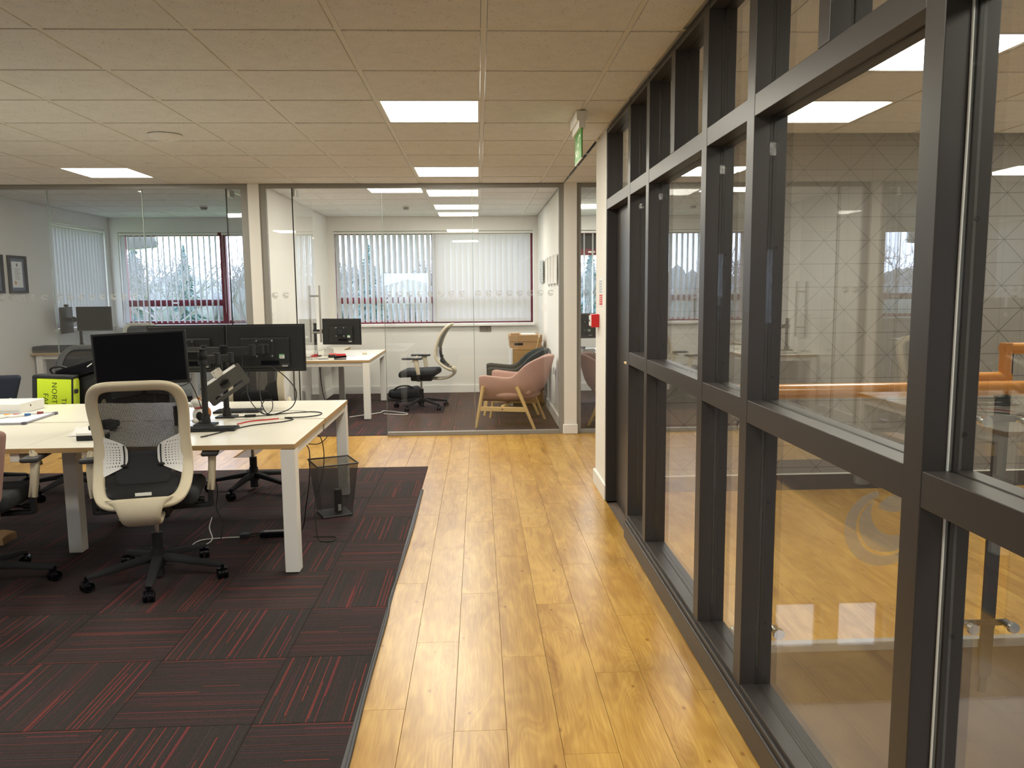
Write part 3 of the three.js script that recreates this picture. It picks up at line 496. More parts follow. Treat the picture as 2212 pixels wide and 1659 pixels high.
const chairParts = (() => {
  const [pts, sides] = chairLoop(0.205);
  const frame = sweep(pts.map((p, i) => p.clone().addScaledVector(sides[i], 0.006)), sides, 0.054, 0.028, true, 0.6);
  const mesh = patch((u, v) => { const s = 0.025 + 0.95 * v, e = Math.abs(2 * v - 1), w = 1 - Math.pow(e, v > 0.5 ? 7 : 5) * 0.5; return backPoint((2 * u - 1) * 0.93 * w, s).add(V(0, 0, -0.004)); }, 16, 24, 0);
  const mu = mesh.attributes.uv; for (let i = 0; i < mu.count; i++) mu.setXY(i, mu.getX(i) * 26, mu.getY(i) * 34);
  const wing = (sx) => { const g = patch((u, v) => { const s = 0.265 + 0.22 * v, k = Math.abs(2 * v - 1), flare = Math.pow(k, 4) * 0.35 * (1 - u); return backPoint(sx * (0.90 - 0.58 * u * (1 - 0.28 * Math.pow(k, 4))), s + (v - 0.5) * flare * 0.4).add(V(0, 0, 0.012)); }, 10, 12, 0); return g; };
  const slot = (sx) => [tube([backPoint(sx * 0.40, 0.295).add(V(0, 0, 0.015)), backPoint(sx * 0.39, 0.37).add(V(0, 0, 0.016)), backPoint(sx * 0.40, 0.46).add(V(0, 0, 0.015))], 0.0035, 12), (() => { const g = new THREE.SphereGeometry(0.014, 12, 8); g.scale(1.2, 0.55, 0.6); const p = backPoint(sx * 0.40, 0.29).add(V(0, 0, 0.018)); g.translate(p.x, p.y, p.z); return g; })()];
  const lumbar = patch((u, v) => { const a = 2 * u - 1, k = 2 * v - 1; return backPoint(a * (0.62 - 0.18 * Math.pow(Math.abs(k), 2) * (k > 0 ? 1 : 0.4)), 0.15 + 0.25 * v).add(V(0, 0, 0.004)); }, 12, 8, 0.014);
  const yokePts = [], yokeSides = []; for (const [y, z] of [[0.53, 0.41], [0.49, 0.43], [0.445, 0.42], [0.405, 0.36], [0.385, 0.26], [0.385, 0.14]]) { yokePts.push(V(0, y, z)); yokeSides.push(V(1, 0, 0)); }
  const yokeC = new THREE.CatmullRomCurve3(yokePts).getPoints(16); const yoke = sweep(yokeC, yokeC.map(() => V(1, 0, 0)), (t) => 0.20 - 0.06 * t + 0.10 * Math.exp(-t * 9), 0.034, false);
  const seat = (() => { const g = new RoundedBoxGeometry(0.49, 0.085, 0.48, 6, 0.04); const p = g.attributes.position; for (let i = 0; i < p.count; i++) { const z = p.getZ(i), x = p.getX(i); p.setY(i, p.getY(i) - (z < -0.1 ? Math.pow((-z - 0.1) / 0.14, 2) * 0.03 : 0) + 0.008 * Math.pow(x / 0.245, 2)); p.setX(i, x * (1 - 0.06 * Math.abs(z) / 0.24)); } g.computeVertexNormals(); g.translate(0, 0.465, -0.01); return g; })();
  const arm = (sx) => [sweep([V(sx * 0.275, 0.46, 0.02), V(sx * 0.283, 0.52, 0.012), V(sx * 0.288, 0.60, 0.0), V(sx * 0.288, 0.635, -0.01), V(sx * 0.286, 0.652, -0.03)], Array(5).fill(V(0, 0, 1)), (t) => 0.05 + 0.012 * t + (t > 0.7 ? (t - 0.7) * 0.22 : 0), 0.038, false, 0.7)];
  const padSh = (sx) => { const g = new RoundedBoxGeometry(0.085, 0.024, 0.25, 3, 0.011); g.translate(sx * 0.283, 0.656, -0.055); return g; };
  const wheel = (() => { const out = []; for (const s of [-1, 1]) { const g = new THREE.CylinderGeometry(0.029, 0.029, 0.017, 18); g.rotateZ(PI / 2); g.translate(s * 0.0135, 0.029, 0); const r = new THREE.TorusGeometry(0.024, 0.0055, 6, 18); r.rotateY(PI / 2); r.translate(s * 0.021, 0.029, 0); out.push(g, r); } const h = new THREE.SphereGeometry(0.027, 14, 8, 0, PI * 2, 0, PI / 2); h.scale(1.0, 0.9, 1.05); h.translate(0, 0.033, 0.003); out.push(h, cyl(0.009, 0.009, 0.03, 0, 0.05, 0.004, 10)); return geo(out); })();
  const spoke = sweep([V(0, 0.115, 0.02), V(0, 0.112, 0.08), V(0, 0.098, 0.18), V(0, 0.082, 0.28), V(0, 0.075, 0.335)], Array(5).fill(V(1, 0, 0)), (t) => 0.056 - 0.022 * t, (t) => 0.042 - 0.020 * t, false);
  return { frame, mesh, wing: [wing(-1), wing(1)], slot: [slot(-1), slot(1)], lumbar, yoke, seat, arm, padSh, wheel, spoke };
})();
function taskChair(name, label, [x, z], turn, baseTurn, k = {}) {
  const P = chairParts, o = thing(name, label, 'chair', [x, 0, z], turn, 'office task chairs');
  const base = part(o, 'base_hub', [cyl(0.038, 0.032, 0.10, 0, 0.07, 0), cyl(0.03, 0.026, 0.05, 0, 0.02, 0)], M.black); base.rotation.y = baseTurn;
  for (let i = 0; i < 5; i++) { const a = i * 2 * PI / 5 + baseTurn; const s = part(o, 'base_arm', P.spoke, M.blackSoft); s.rotation.y = a; const w = part(s, 'caster', P.wheel, M.blackGloss); w.position.set(0, 0, 0.335); w.rotation.y = rr(-1.2, 1.2); }
  part(o, 'column_sleeve', [cyl(0.027, 0.027, 0.085, 0, 0.165, 0)], M.black); part(o, 'gas_column', [cyl(0.014, 0.014, 0.15, 0, 0.24, 0)], M.chrome);
  part(o, 'mechanism', [rb(-0.09, 0.09, 0.355, 0.43, -0.12, 0.15, 0.02, 3), rod(V(0.09, 0.40, -0.05), V(0.20, 0.395, -0.06), 0.007), rod(V(0.2, 0.395, -0.06), V(0.235, 0.392, -0.06), 0.014)], M.black);
  part(o, 'seat', P.seat, k.seat ?? M.blackSoft);
  if (k.pad) { part(o, 'backrest', [k.pad], k.padMat); part(o, 'back_bracket', [P.yoke], M.cream); }
  else {
    const f = part(o, 'back_frame', [P.frame], k.frame ?? M.cream); part(o, 'back_mesh', P.mesh, M.mesh); part(o, 'back_support', [P.yoke], k.frame ?? M.cream);
    part(o, 'lumbar_pad', P.lumbar, M.blackSoft); part(o, 'care_label', [(() => { const p = backPoint(0.05, 0.075).add(V(0, 0, 0.004)); return rb(p.x - 0.036, p.x + 0.036, p.y - 0.008, p.y + 0.008, p.z, p.z + 0.002, 0.001); })()], M.paper);
    for (let i = 0; i < 2; i++) { const w = part(o, 'lumbar_wing', P.wing[i], M.padWhite); part(w, 'height_slider', P.slot[i], M.black); }
  }
  for (const s of [-1, 1]) { const a = part(o, 'armrest', P.arm(s), M.cream); part(a, 'arm_pad', [P.padSh(s)], M.darkGrey); part(a, 'arm_stem', [rb(s * 0.275 - 0.012, s * 0.275 + 0.012, 0.375, 0.47, -0.002, 0.036, 0.004), rb(Math.min(s * 0.08, s * 0.275), Math.max(s * 0.08, s * 0.275), 0.372, 0.392, -0.005, 0.04, 0.004)], M.black); }
  return o;
}
const c1 = taskChair('task_chair', 'cream framed mesh office chair with its back to the camera at the front desk', [-1.69, -4.05], 0.24, 0.0);
const padBack = (() => { const g = new RoundedBoxGeometry(0.56, 0.50, 0.07, 5, 0.033); const p = g.attributes.position; for (let i = 0; i < p.count; i++) { const x = p.getX(i), y = p.getY(i); p.setZ(i, p.getZ(i) - 0.05 * (x / 0.28) * (x / 0.28) + 0.05 * (y / 0.25)); p.setX(i, x * (0.62 + 0.38 * (y + 0.25) / 0.5)); } g.computeVertexNormals(); g.translate(0, 0.60, 0.29); return g; })();
taskChair('task_chair', 'office chair with a pink padded back at the left edge', [-2.555, -3.98], 0.18, 0.35, { pad: padBack, padMat: M.pink });
taskChair('task_chair', 'dark office chair on the far side of the desk behind the monitors', [-1.72, -5.92], PI + 0.1, 0.3);
taskChair('task_chair', 'grey mesh office chair holding the backpack beyond the back left desk', [-3.10, -5.98], PI - 0.05, 0.5, { frame: M.darkGrey });
taskChair('task_chair', 'navy upholstered office chair at the far left beyond the desks', [-3.86, -6.05], PI + 0.2, 0.1, { pad: padBack, padMat: M.navy, seat: M.navy });
taskChair('task_chair', 'cream framed office chair seen in profile inside the lit office', [-0.74, -9.98], PI / 2 - 0.12, 0.55);
taskChair('task_chair', 'office chair by the window of the unlit corner office', [-4.55, -10.8], PI + 0.4, 0.2);

// ---------------------------------------------------------------- upholstered armchairs on wooden legs
const armShell = (() => {              // faces -z
  const nu = 60, prof = 18, pos = [], idx = [];
  const plan = (t) => { // t 0..1 along the U from the left front to the right front
    const a = (t - 0.5) * 2, s = Math.abs(a), sg = Math.sign(a);
    const back = s < 0.42; let x, z, nx, nz;
    if (back) { const k = s / 0.42; x = sg * 0.27 * Math.sin(k * PI / 2) * 1.0 + sg * 0.03 * k; z = 0.12 + 0.20 * Math.cos(k * PI / 2); nx = sg * Math.sin(k * PI / 2); nz = Math.cos(k * PI / 2); }
    else { const k = (s - 0.42) / 0.58; x = sg * (0.30 + 0.015 * k); z = 0.12 - 0.43 * k; nx = sg; nz = 0; }
    const top = spline([[0, 0.775], [0.2, 0.77], [0.34, 0.70], [0.44, 0.605], [0.55, 0.555], [0.8, 0.565], [0.95, 0.575], [1, 0.56]], s);
    return { x, z, nx, nz, top, s };
  };
  for (let i = 0; i <= nu; i++) {
    const p = plan(i / nu), lean = p.nz > 0 ? p.nz : 0;
    const at = (off, y) => { const h = (y - 0.30) / 0.46, bulge = -0.10 * Math.pow(Math.max(0, 1 - h * 2.2), 2); const o = off + bulge; pos.push(p.x + p.nx * o + 0, y, p.z + p.nz * o + lean * 0.13 * Math.max(0, h)); };
    const th = 0.045;
    for (let k = 0; k < 8; k++) at(0.012, 0.28 + (p.top - 0.015 - 0.28) * k / 7);
    at(0.006, p.top - 0.004); at(-0.018, p.top); at(-0.04, p.top - 0.008);
    for (let k = 0; k < 7; k++) at(-0.05, p.top - 0.03 - (p.top - 0.03 - 0.34) * k / 6);
  }
  const n = prof; for (let i = 0; i < nu; i++) for (let k = 0; k < n; k++) { const a = i * n + k, b = i * n + (k + 1) % n, c = a + n, d = b + n; idx.push(a, c, b, b, c, d); }
  for (let k = 1; k < n - 1; k++) { idx.push(0, k, k + 1); const o = nu * n; idx.push(o, o + k + 1, o + k); }
  const g = new THREE.BufferGeometry(); g.setAttribute('position', new THREE.Float32BufferAttribute(pos, 3)); g.setIndex(idx); g.computeVertexNormals(); return g;
})();
function armchair(label, [x, z], turn, mat) {
  const o = thing('armchair', label, 'armchair', [x, 0, z], turn, 'upholstered tub armchairs');
  part(o, 'shell', [armShell], mat);
  const under = new THREE.SphereGeometry(0.3, 24, 12); under.scale(0.98, 0.30, 1.05); under.translate(0, 0.355, -0.01);
  part(o, 'underside', [under], mat);
  part(o, 'seat_cushion', [rb(-0.255, 0.255, 0.35, 0.435, -0.33, 0.24, 0.035, 4)], mat);
  for (const s of [-1, 1]) {
    part(o, 'leg', [rod(V(s * 0.335, 0.0, -0.345), V(s * 0.325, 0.455, -0.265), 0.016, 0.021, 14)], M.beech);
    part(o, 'leg', [rod(V(s * 0.335, 0.0, 0.30), V(s * 0.325, 0.455, 0.105), 0.016, 0.021, 14)], M.beech);
    const st = part(o, 'stretcher', [rb(s * 0.33 - 0.011, s * 0.33 + 0.011, 0.185, 0.235, -0.31, 0.215, 0.004)], M.beech); part(st, 'bolt', [rod(V(s * 0.341, 0.21, -0.05), V(s * 0.343, 0.21, -0.05), 0.008)], M.wire);
  }
  part(o, 'cross_bar', [rb(-0.33, 0.33, 0.215, 0.25, -0.07, -0.03, 0.004)], M.beech);
  return o;
}
armchair('dusty pink tub armchair on pale wooden legs behind the glass partition', [0.375, -8.70], PI / 2 - 0.25, M.pink);
armchair('charcoal tub armchair standing behind the pink one', [0.40, -9.62], PI / 2, M.charcoal);
armchair('pink armchair partly seen beyond the white pilaster', [1.56, -8.72], -PI / 2 - 0.25, M.pink);

// ---------------------------------------------------------------- monitors
const logoTex = canvasTex(256, 64, (c) => { c.fillStyle = '#1b1b1c'; c.fillRect(0, 0, 256, 64); c.fillStyle = '#3a3a3c'; c.font = 'bold 54px sans-serif'; c.textAlign = 'center'; c.fillText('AOC', 128, 51); });
const logoMat = std([1, 1, 1], 0.5, { map: logoTex });
const logoLightTex = canvasTex(128, 32, (c) => { c.fillStyle = '#141416'; c.fillRect(0, 0, 128, 32); c.fillStyle = '#b9bcc0'; c.font = 'bold 26px sans-serif'; c.textAlign = 'center'; c.fillText('AOC', 64, 26); });
const logoLight = std([1, 1, 1], 0.5, { map: logoLightTex });
const stickerTex = canvasTex(256, 256, (c) => { c.fillStyle = '#d8dad6'; c.fillRect(0, 0, 256, 256); c.fillStyle = '#3f9a4c'; c.fillRect(0, 0, 256, 60); c.fillRect(0, 0, 26, 256); c.fillStyle = '#7d837c'; for (let k = 0; k < 5; k++) c.fillRect(50, 90 + k * 30, 150 - k * 12, 12); });
const sticker = std([1, 1, 1], 0.6, { map: stickerTex });
const plateTex = canvasTex(256, 96, (c) => { c.fillStyle = '#19191a'; c.fillRect(0, 0, 256, 96); c.fillStyle = '#cfd0cc'; c.fillRect(10, 52, 170, 34); c.fillStyle = '#8a8b88'; for (let k = 0; k < 9; k++) c.fillRect(20 + k * 24, 12, 14, 6); c.fillRect(20, 28, 200, 5); c.fillStyle = '#2a2a2a'; for (let k = 0; k < 30; k++) c.fillRect(18 + k * 5, 58, 1 + (k % 3), 22); });
const plate = std([1, 1, 1], 0.6, { map: plateTex });
function flat(w, h, x, y, z, back) { const g = new THREE.PlaneGeometry(w, h); if (back) g.rotateY(PI); g.translate(x, y, z); return g; }
function monitor(label, pos, turn, { w = 0.545, h = 0.325, tilt = 0, group = 'flat monitors', stickerOn = true } = {}) {   // screen faces +z
  const o = thing('monitor', label, 'monitor', pos, turn, group); o.rotation.order = 'YXZ'; o.rotation.x = tilt;
  const W = w / 2, Hh = h / 2;
  part(o, 'bezel', [rb(-W, W, -Hh, Hh, -0.008, 0.008, 0.003)], M.black);
  part(o, 'screen', [bx(-W + 0.012, W - 0.012, -Hh + 0.018, Hh - 0.012, 0.0075, 0.0086)], M.blackGloss);
  part(o, 'chin_logo', [flat(0.03, 0.008, 0, -Hh + 0.009, 0.0088)], logoLight);
  const c = part(o, 'back_cover', [rb(-W + 0.01, W - 0.01, -Hh + 0.012, Hh - 0.008, -0.02, -0.006, 0.008), rb(-W * 0.62, W * 0.62, -Hh + 0.03, Hh * 0.45, -0.042, -0.015, 0.012)], M.black);
  part(c, 'logo', [flat(0.06, 0.017, W * 0.27, Hh * 0.26, -0.0425, true)], logoMat);
  part(o, 'mount_plate', [rb(-0.058, 0.058, -0.058, 0.058, -0.05, -0.041, 0.003), rb(-0.03, 0.03, -0.03, 0.03, -0.075, -0.048, 0.006)], M.blackSoft);
  for (const [a, b] of [[-1, -1], [-1, 1], [1, -1], [1, 1]]) part(o, 'screw', [rod(V(a * 0.05, b * 0.05, -0.052), V(a * 0.05, b * 0.05, -0.056), 0.0065, 0.006, 12)], M.chrome);
  if (stickerOn) { part(o, 'energy_label', [flat(0.036, 0.03, -W * 0.42, -Hh * 0.34, -0.0428, true)], sticker); part(o, 'rating_plate', [flat(0.055, 0.022, -W * 0.52, -Hh * 0.72, -0.0428, true)], plate); }
  part(o, 'port_strip', [rb(-0.09, 0.03, -Hh + 0.045, -Hh + 0.075, -0.046, -0.04, 0.003)], M.blackGloss);
  return o;
}
const m1 = monitor('black monitor facing the camera above the front mesh chair', [-1.905, 1.12, -4.50], 0.03, { w: 0.515, h: 0.30, tilt: -0.03 }); m1.rotation.z = 0.045;
const m2 = monitor('dark monitor seen from behind, half hidden by the front screen', [-1.915, 1.12, -5.25], PI, { w: 0.51, h: 0.312 });
const m3 = monitor('dark monitor seen from behind with a green sticker beside the glass door', [-1.402, 1.12, -5.25], PI, { w: 0.508, h: 0.312 });
monitor('dark monitor on an arm over the desk of the lit office', [-1.66, 1.005, -9.62], PI - 0.25, { w: 0.50, h: 0.315, tilt: 0 });
monitor('screen facing the room on the desk of the corner office', [-4.79, 1.18, -10.05], -0.05, { w: 0.44, h: 0.30, stickerOn: false });
monitor('narrow turned screen beside the webcam in the corner office', [-5.05, 1.17, -9.90], 1.72, { w: 0.40, h: 0.32, stickerOn: false });
monitor('screen standing behind the pilaster in the next office', [1.25, 1.04, -9.7], PI + 0.1, { w: 0.5, h: 0.31 });
monitor('second screen in the office beyond the pilaster', [1.78, 1.03, -9.72], PI - 0.1, { w: 0.5, h: 0.31 });

function screenMount(label, x, z, y, top, reach) {   // reach: [[x, y, z] ends]
  const o = thing('screen_mount', label, 'monitor arm', [x, y, z], 0, 'monitor arms');
  part(o, 'pole', [cyl(0.0175, 0.0175, top - y, 0, 0, 0, 20), cyl(0.022, 0.022, 0.006, 0, top - y, 0, 20)], M.black);
  part(o, 'base', [rb(-0.06, 0.06, 0, 0.012, -0.05, 0.05, 0.004), cyl(0.028, 0.024, 0.05, 0, 0.01, 0)], M.black);
  for (const [ex, ey, ez, elbow] of reach) {
    const a = V(0, ey - y, 0), c = V(ex - x, ey - y, ez - z), b = elbow ? V(elbow[0] - x, ey - y, elbow[1] - z) : a.clone().lerp(c, 0.5);
    const k = part(o, 'arm_link', [bar(a, b, 0.026, 0.05), bar(b.clone().add(V(0, 0.004, 0)), c, 0.024, 0.04)], M.black);
    for (const [q, r, h] of [[b, 0.021, 0.07], [a, 0.026, 0.05], [c, 0.02, 0.06]]) part(k, 'swivel', [cyl(r, r, h, q.x, q.y - h / 2, q.z)], M.blackSoft);
  }
  return o;
}
screenMount('black pole monitor arm standing on the front desk', -1.632, -4.70, 0.70, 1.15, [[-1.90, 1.115, -4.58, [-1.78, -4.72]], [-1.52, 1.09, -4.86]]);
screenMount('black pole monitor arm standing on the back desk', -1.60, -4.99, 0.70, 1.15, [[-1.41, 1.12, -5.15, [-1.44, -5.05]], [-1.90, 1.12, -5.15, [-1.74, -5.05]]]);
screenMount('monitor arm on the desk of the lit office', -2.00, -9.72, 0.70, 1.1, [[-1.67, 1.005, -9.70]]);
screenMount('monitor arm on the desk of the corner office', -5.0, -10.12, 0.81, 1.2, [[-4.80, 1.18, -10.13], [-5.12, 1.17, -10.05]]);
// laptop tray on the arm
{ const o = thing('laptop_tray', 'grey metal laptop tray hanging tilted from the monitor arm', 'laptop tray', [-1.57, 0.92, -4.90], 0);
  o.rotation.set(0.9, 0.35, 0.62, 'ZYX');
  const sh = new THREE.Shape(); const rrx = (s, w, h, r) => { s.moveTo(-w + r, -h); s.lineTo(w - r, -h); s.quadraticCurveTo(w, -h, w, -h + r); s.lineTo(w, h - r); s.quadraticCurveTo(w, h, w - r, h); s.lineTo(-w + r, h); s.quadraticCurveTo(-w, h, -w, h - r); s.lineTo(-w, -h + r); s.quadraticCurveTo(-w, -h, -w + r, -h); return s; };
  rrx(sh, 0.135, 0.10, 0.02); const hole = new THREE.Path(); rrx(hole, 0.10, 0.013, 0.012); const pts = hole.getPoints(5).map((p) => new THREE.Vector2(p.x, p.y - 0.055)); sh.holes.push(new THREE.Path(pts.reverse()));
  const g = new THREE.ExtrudeGeometry(sh, { depth: 0.003, bevelEnabled: true, bevelSize: 0.001, bevelThickness: 0.001, bevelSegments: 1 });
  part(o, 'plate', [g], M.gunmetal); part(o, 'lip', [rb(-0.11, -0.02, 0.10, 0.104, -0.002, 0.02, 0.002), rb(0.02, 0.11, 0.10, 0.104, -0.002, 0.02, 0.002)], M.white); part(o, 'vent_bracket', [rb(-0.03, 0.03, 0.09, 0.16, 0.002, 0.008, 0.002), rb(-0.022, -0.012, 0.1, 0.15, 0.007, 0.012, 0.001), rb(0.012, 0.022, 0.1, 0.15, 0.007, 0.012, 0.001)], M.steel); part(o, 'mount', [cyl(0.03, 0.03, 0.03, 0, 0, -0.0), bar(V(0, 0, -0.02), V(0.02, 0.1, -0.06), 0.03, 0.03)], M.black); }

// ---------------------------------------------------------------- things on the bench desks
const KEYS = (() => { const g = []; for (let r = 0; r < 5; r++) for (let k = 0; k < 15; k++) g.push(bx(-0.132 + k * 0.0188, -0.132 + k * 0.0188 + 0.0155, 0.012, 0.0165, -0.05 + r * 0.021, -0.05 + r * 0.021 + 0.017)); return geo(g); })();
function keyboard(label, pos, turn) { const o = thing('keyboard', label, 'keyboard', pos, turn, 'black keyboards'); part(o, 'body', [rb(-0.145, 0.15, 0, 0.013, -0.062, 0.066, 0.004)], M.black); part(o, 'keys', KEYS, M.blackSoft).userData.kind = 'stuff'; return o; }
keyboard('black keyboard lying on the front desk below the monitor pole', [-1.55, 0.70, -4.53], 0.06);
keyboard('black keyboard lying on the back desk behind the monitor pole', [-1.60, 0.70, -5.22], 0.03);
{ const o = thing('plush_dog', 'small plush dog in white, tan and black sitting by the monitor pole', 'plush toy', [-1.70, 0.70, -4.80], 0.4);
  const sph = (r, x, y, z, a = 1, b = 1, c = 1) => { const g = new THREE.SphereGeometry(r, 18, 12); g.scale(a, b, c); g.translate(x, y, z); return g; };
  const wht = std([0.72, 0.70, 0.66], 0.95), tan = std([0.42, 0.15, 0.04], 0.95), blk = std([0.015, 0.014, 0.014], 0.95);
  part(o, 'body', [sph(0.045, 0, 0.05, 0, 0.95, 1.15, 0.9), sph(0.02, -0.03, 0.018, 0.03, 1, 0.8, 1.4), sph(0.02, 0.03, 0.018, 0.03, 1, 0.8, 1.4)], wht);
  part(o, 'saddle', [sph(0.042, 0.028, 0.055, -0.015, 0.9, 1.1, 0.9)], tan); part(o, 'patch', [sph(0.026, 0.03, 0.035, 0.022, 1, 1.1, 0.9), sph(0.02, -0.005, 0.045, 0.035, 1, 1.4, 0.6)], blk);
  const h = part(o, 'head', [sph(0.036, -0.012, 0.122, 0.008, 1.15, 0.85, 1), sph(0.018, -0.045, 0.113, 0.018, 1.2, 0.8, 1)], wht); part(h, 'brow', [sph(0.031, -0.002, 0.133, 0.004, 1.1, 0.75, 1)], tan);
  for (const s of [-1, 1]) part(h, 'ear', [(() => { const g = new THREE.ConeGeometry(0.013, 0.034, 10); g.translate(0.014 + s * 0.004, 0.163, s * 0.022); return g; })()], wht); part(h, 'nose', [sph(0.006, -0.066, 0.117, 0.02)], blk); part(o, 'collar', [(() => { const g = new THREE.TorusGeometry(0.026, 0.004, 6, 20); g.rotateX(PI / 2); g.translate(-0.005, 0.095, 0.004); return g; })()], M.redBright); }
{ const o = thing('pen_cup', 'black cup beside the plush dog', 'cup', [-1.79, 0.70, -4.72]); const g = new THREE.LatheGeometry([[0, 0], [0.034, 0], [0.036, 0.115], [0.033, 0.115], [0.031, 0.006], [0, 0.006]].map((p) => new THREE.Vector2(...p)), 24); part(o, 'cup', [g], M.blackGloss); }
{ const o = thing('headset', 'black headset lying on the papers of the front left desk', 'headset', [-2.20, 0.706, -4.58], 0.3); const g = new THREE.TorusGeometry(0.075, 0.011, 8, 24, PI * 1.15); g.scale(1, 1, 1.8); g.rotateX(PI / 2 - 0.18); g.rotateY(1.5); g.translate(0, 0.022, 0); part(o, 'headband', [g], M.black); for (const s of [-1, 1]) { const c = new THREE.CylinderGeometry(0.033, 0.033, 0.02, 18); c.rotateX(0.3); c.translate(0.07, 0.02, s * 0.062); part(o, 'ear_cushion', [c], M.blackSoft); } }
{ const o = thing('paper_stack', 'loose papers under the black headset', 'papers', [-2.22, 0.70, -4.56], 0.2); for (let k = 0; k < 3; k++) { const p = part(o, 'sheet', [bx(-0.105, 0.105, k * 0.0016, k * 0.0016 + 0.0012, -0.148, 0.148)], M.paper); p.rotation.y = k * 0.09; } }
{ const o = thing('small_box', 'small white and black box beside the mesh chair', 'box', [-2.10, 0.70, -4.30], 0.1); part(o, 'lid', [rb(-0.07, 0.07, 0.028, 0.042, -0.045, 0.045, 0.002)], M.white); part(o, 'tray', [rb(-0.07, 0.07, 0, 0.029, -0.045, 0.045, 0.002)], M.blackSoft); }
{ const o = thing('laptop_box', 'large white cardboard laptop box on the back left desk', 'box', [-3.22, 0.70, -5.39], 0.0); part(o, 'lid', [rb(-0.20, 0.20, 0.025, 0.07, -0.15, 0.15, 0.003)], M.white); part(o, 'base', [rb(-0.198, 0.198, 0, 0.026, -0.148, 0.148, 0.003)], M.paper); part(o, 'logo', [(() => { const g = new THREE.CircleGeometry(0.007, 16); g.rotateY(PI / 2); g.translate(0.2006, 0.045, 0.02); return g; })()], M.black); }
{ const o = thing('whiteboard', 'small framed whiteboard lying flat on the back left desk', 'whiteboard', [-2.98, 0.70, -5.02], 0.06); part(o, 'board', [rb(-0.21, 0.205, 0, 0.010, -0.2, 0.2, 0.002)], M.paper);
  for (const [a, b] of [[[-0.21, -0.2], [0.205, -0.2]], [[-0.21, 0.2], [0.205, 0.2]], [[0.205, -0.2], [0.205, 0.2]], [[-0.21, -0.2], [-0.21, 0.2]]]) part(o, 'frame', [rod(V(a[0], 0.009, a[1]), V(b[0], 0.009, b[1]), 0.006)], std([0.35, 0.35, 0.4], 0.4, { metalness: 0.7 }));
  for (const [a, b] of [[0.205, -0.2], [0.205, 0.2]]) part(o, 'corner', [rb(a - 0.014, a + 0.012, 0, 0.017, b - 0.014, b + 0.014, 0.004)], std([0.10, 0.10, 0.14], 0.5)); }
for (const [n, x, z, t, rgb] of [['orange', -3.05, -5.07, 0.9, [0.75, 0.36, 0.06]], ['red', -2.985, -5.06, 1.1, [0.5, 0.03, 0.03]], ['blue', -2.93, -5.08, 0.8, [0.03, 0.13, 0.35]], ['dark red', -2.90, -5.17, 0.5, [0.25, 0.04, 0.05]]]) {
  const o = thing('marker_pen', n + ' capped marker pen on the whiteboard', 'marker', [x, 0.7195, z], t, 'whiteboard marker pens'); part(o, 'barrel', [rod(V(-0.06, 0, 0), V(0.025, 0, 0), 0.008, 0.008, 12)], M.white); part(o, 'cap', [rod(V(0.025, 0, 0), V(0.062, 0, 0), 0.009, 0.007, 12)], std(rgb, 0.4)); }
// cables
const cable = (label, pts, r = 0.003, m = M.black, seg = 0) => one('cable', label, 'cable', [tube(pts, r, seg || pts.length * 10)], m, [0, 0, 0], 0, 'loose cables');
{ const o = cable('black cable looping across the front desk to a plug end', [[-1.498, 0.705, -4.322], [-1.44, 0.704, -4.47], [-1.347, 0.704, -4.651], [-1.19, 0.704, -4.77], [-1.155, 0.704, -4.86], [-1.22, 0.706, -4.905], [-1.12, 0.704, -4.93], [-1.03, 0.704, -5.00], [-1.03, 0.704, -5.10], [-1.10, 0.704, -5.15], [-1.28, 0.704, -5.09], [-1.36, 0.72, -5.02], [-1.42, 0.86, -5.10], [-1.44, 0.97, -5.20]], 0.0035, M.black, 160); part(o, 'plug', [rod(V(-1.498, 0.705, -4.322), V(-1.52, 0.705, -4.285), 0.005, 0.004)], M.darkGrey); }
cable('red cable lying across the front desk', [[-1.45, 0.704, -4.70], [-1.40, 0.704, -4.80], [-1.30, 0.704, -4.86], [-1.25, 0.7045, -4.885]], 0.0035, M.redBright);
cable('black cable hanging in a wide loop below the stickered monitor', [[-1.36, 1.0, -5.20], [-1.26, 0.93, -5.16], [-1.19, 0.84, -5.12], [-1.21, 0.75, -5.08], [-1.32, 0.706, -5.05], [-1.45, 0.704, -5.0], [-1.55, 0.704, -4.97]], 0.0035);
cable('black cable dropping from the stickered monitor to the back desk', [[-1.50, 1.0, -5.20], [-1.515, 0.92, -5.17], [-1.50, 0.82, -5.12], [-1.44, 0.74, -5.08], [-1.38, 0.706, -5.06], [-1.34, 0.73, -5.07], [-1.345, 0.79, -5.10], [-1.39, 0.79, -5.11], [-1.41, 0.73, -5.07], [-1.36, 0.708, -5.03], [-1.30, 0.704, -5.06]], 0.003, M.black, 120);
cable('black cable slung between the front monitor and the pole', [[-1.68, 1.02, -4.53], [-1.665, 0.95, -4.60], [-1.655, 0.86, -4.66], [-1.65, 0.80, -4.69]], 0.003);
cable('short black cable drooping under the front monitor', [[-1.76, 0.985, -4.53], [-1.72, 0.955, -4.55], [-1.665, 0.975, -4.56], [-1.65, 1.0, -4.55]], 0.0025);
cable('thin grey cable with a small plug near the right end of the back desk', [[-1.55, 0.703, -5.15], [-1.42, 0.703, -5.21], [-1.28, 0.703, -5.22], [-1.16, 0.703, -5.19], [-1.12, 0.703, -5.14]], 0.0018, M.grey);
{ const o = one('power_adapter', 'black inline cable adapter on the back desk', 'adapter', [rb(-0.035, 0.035, 0, 0.016, -0.014, 0.014, 0.006)], M.blackSoft, [-1.455, 0.70, -4.99], 0.25); }
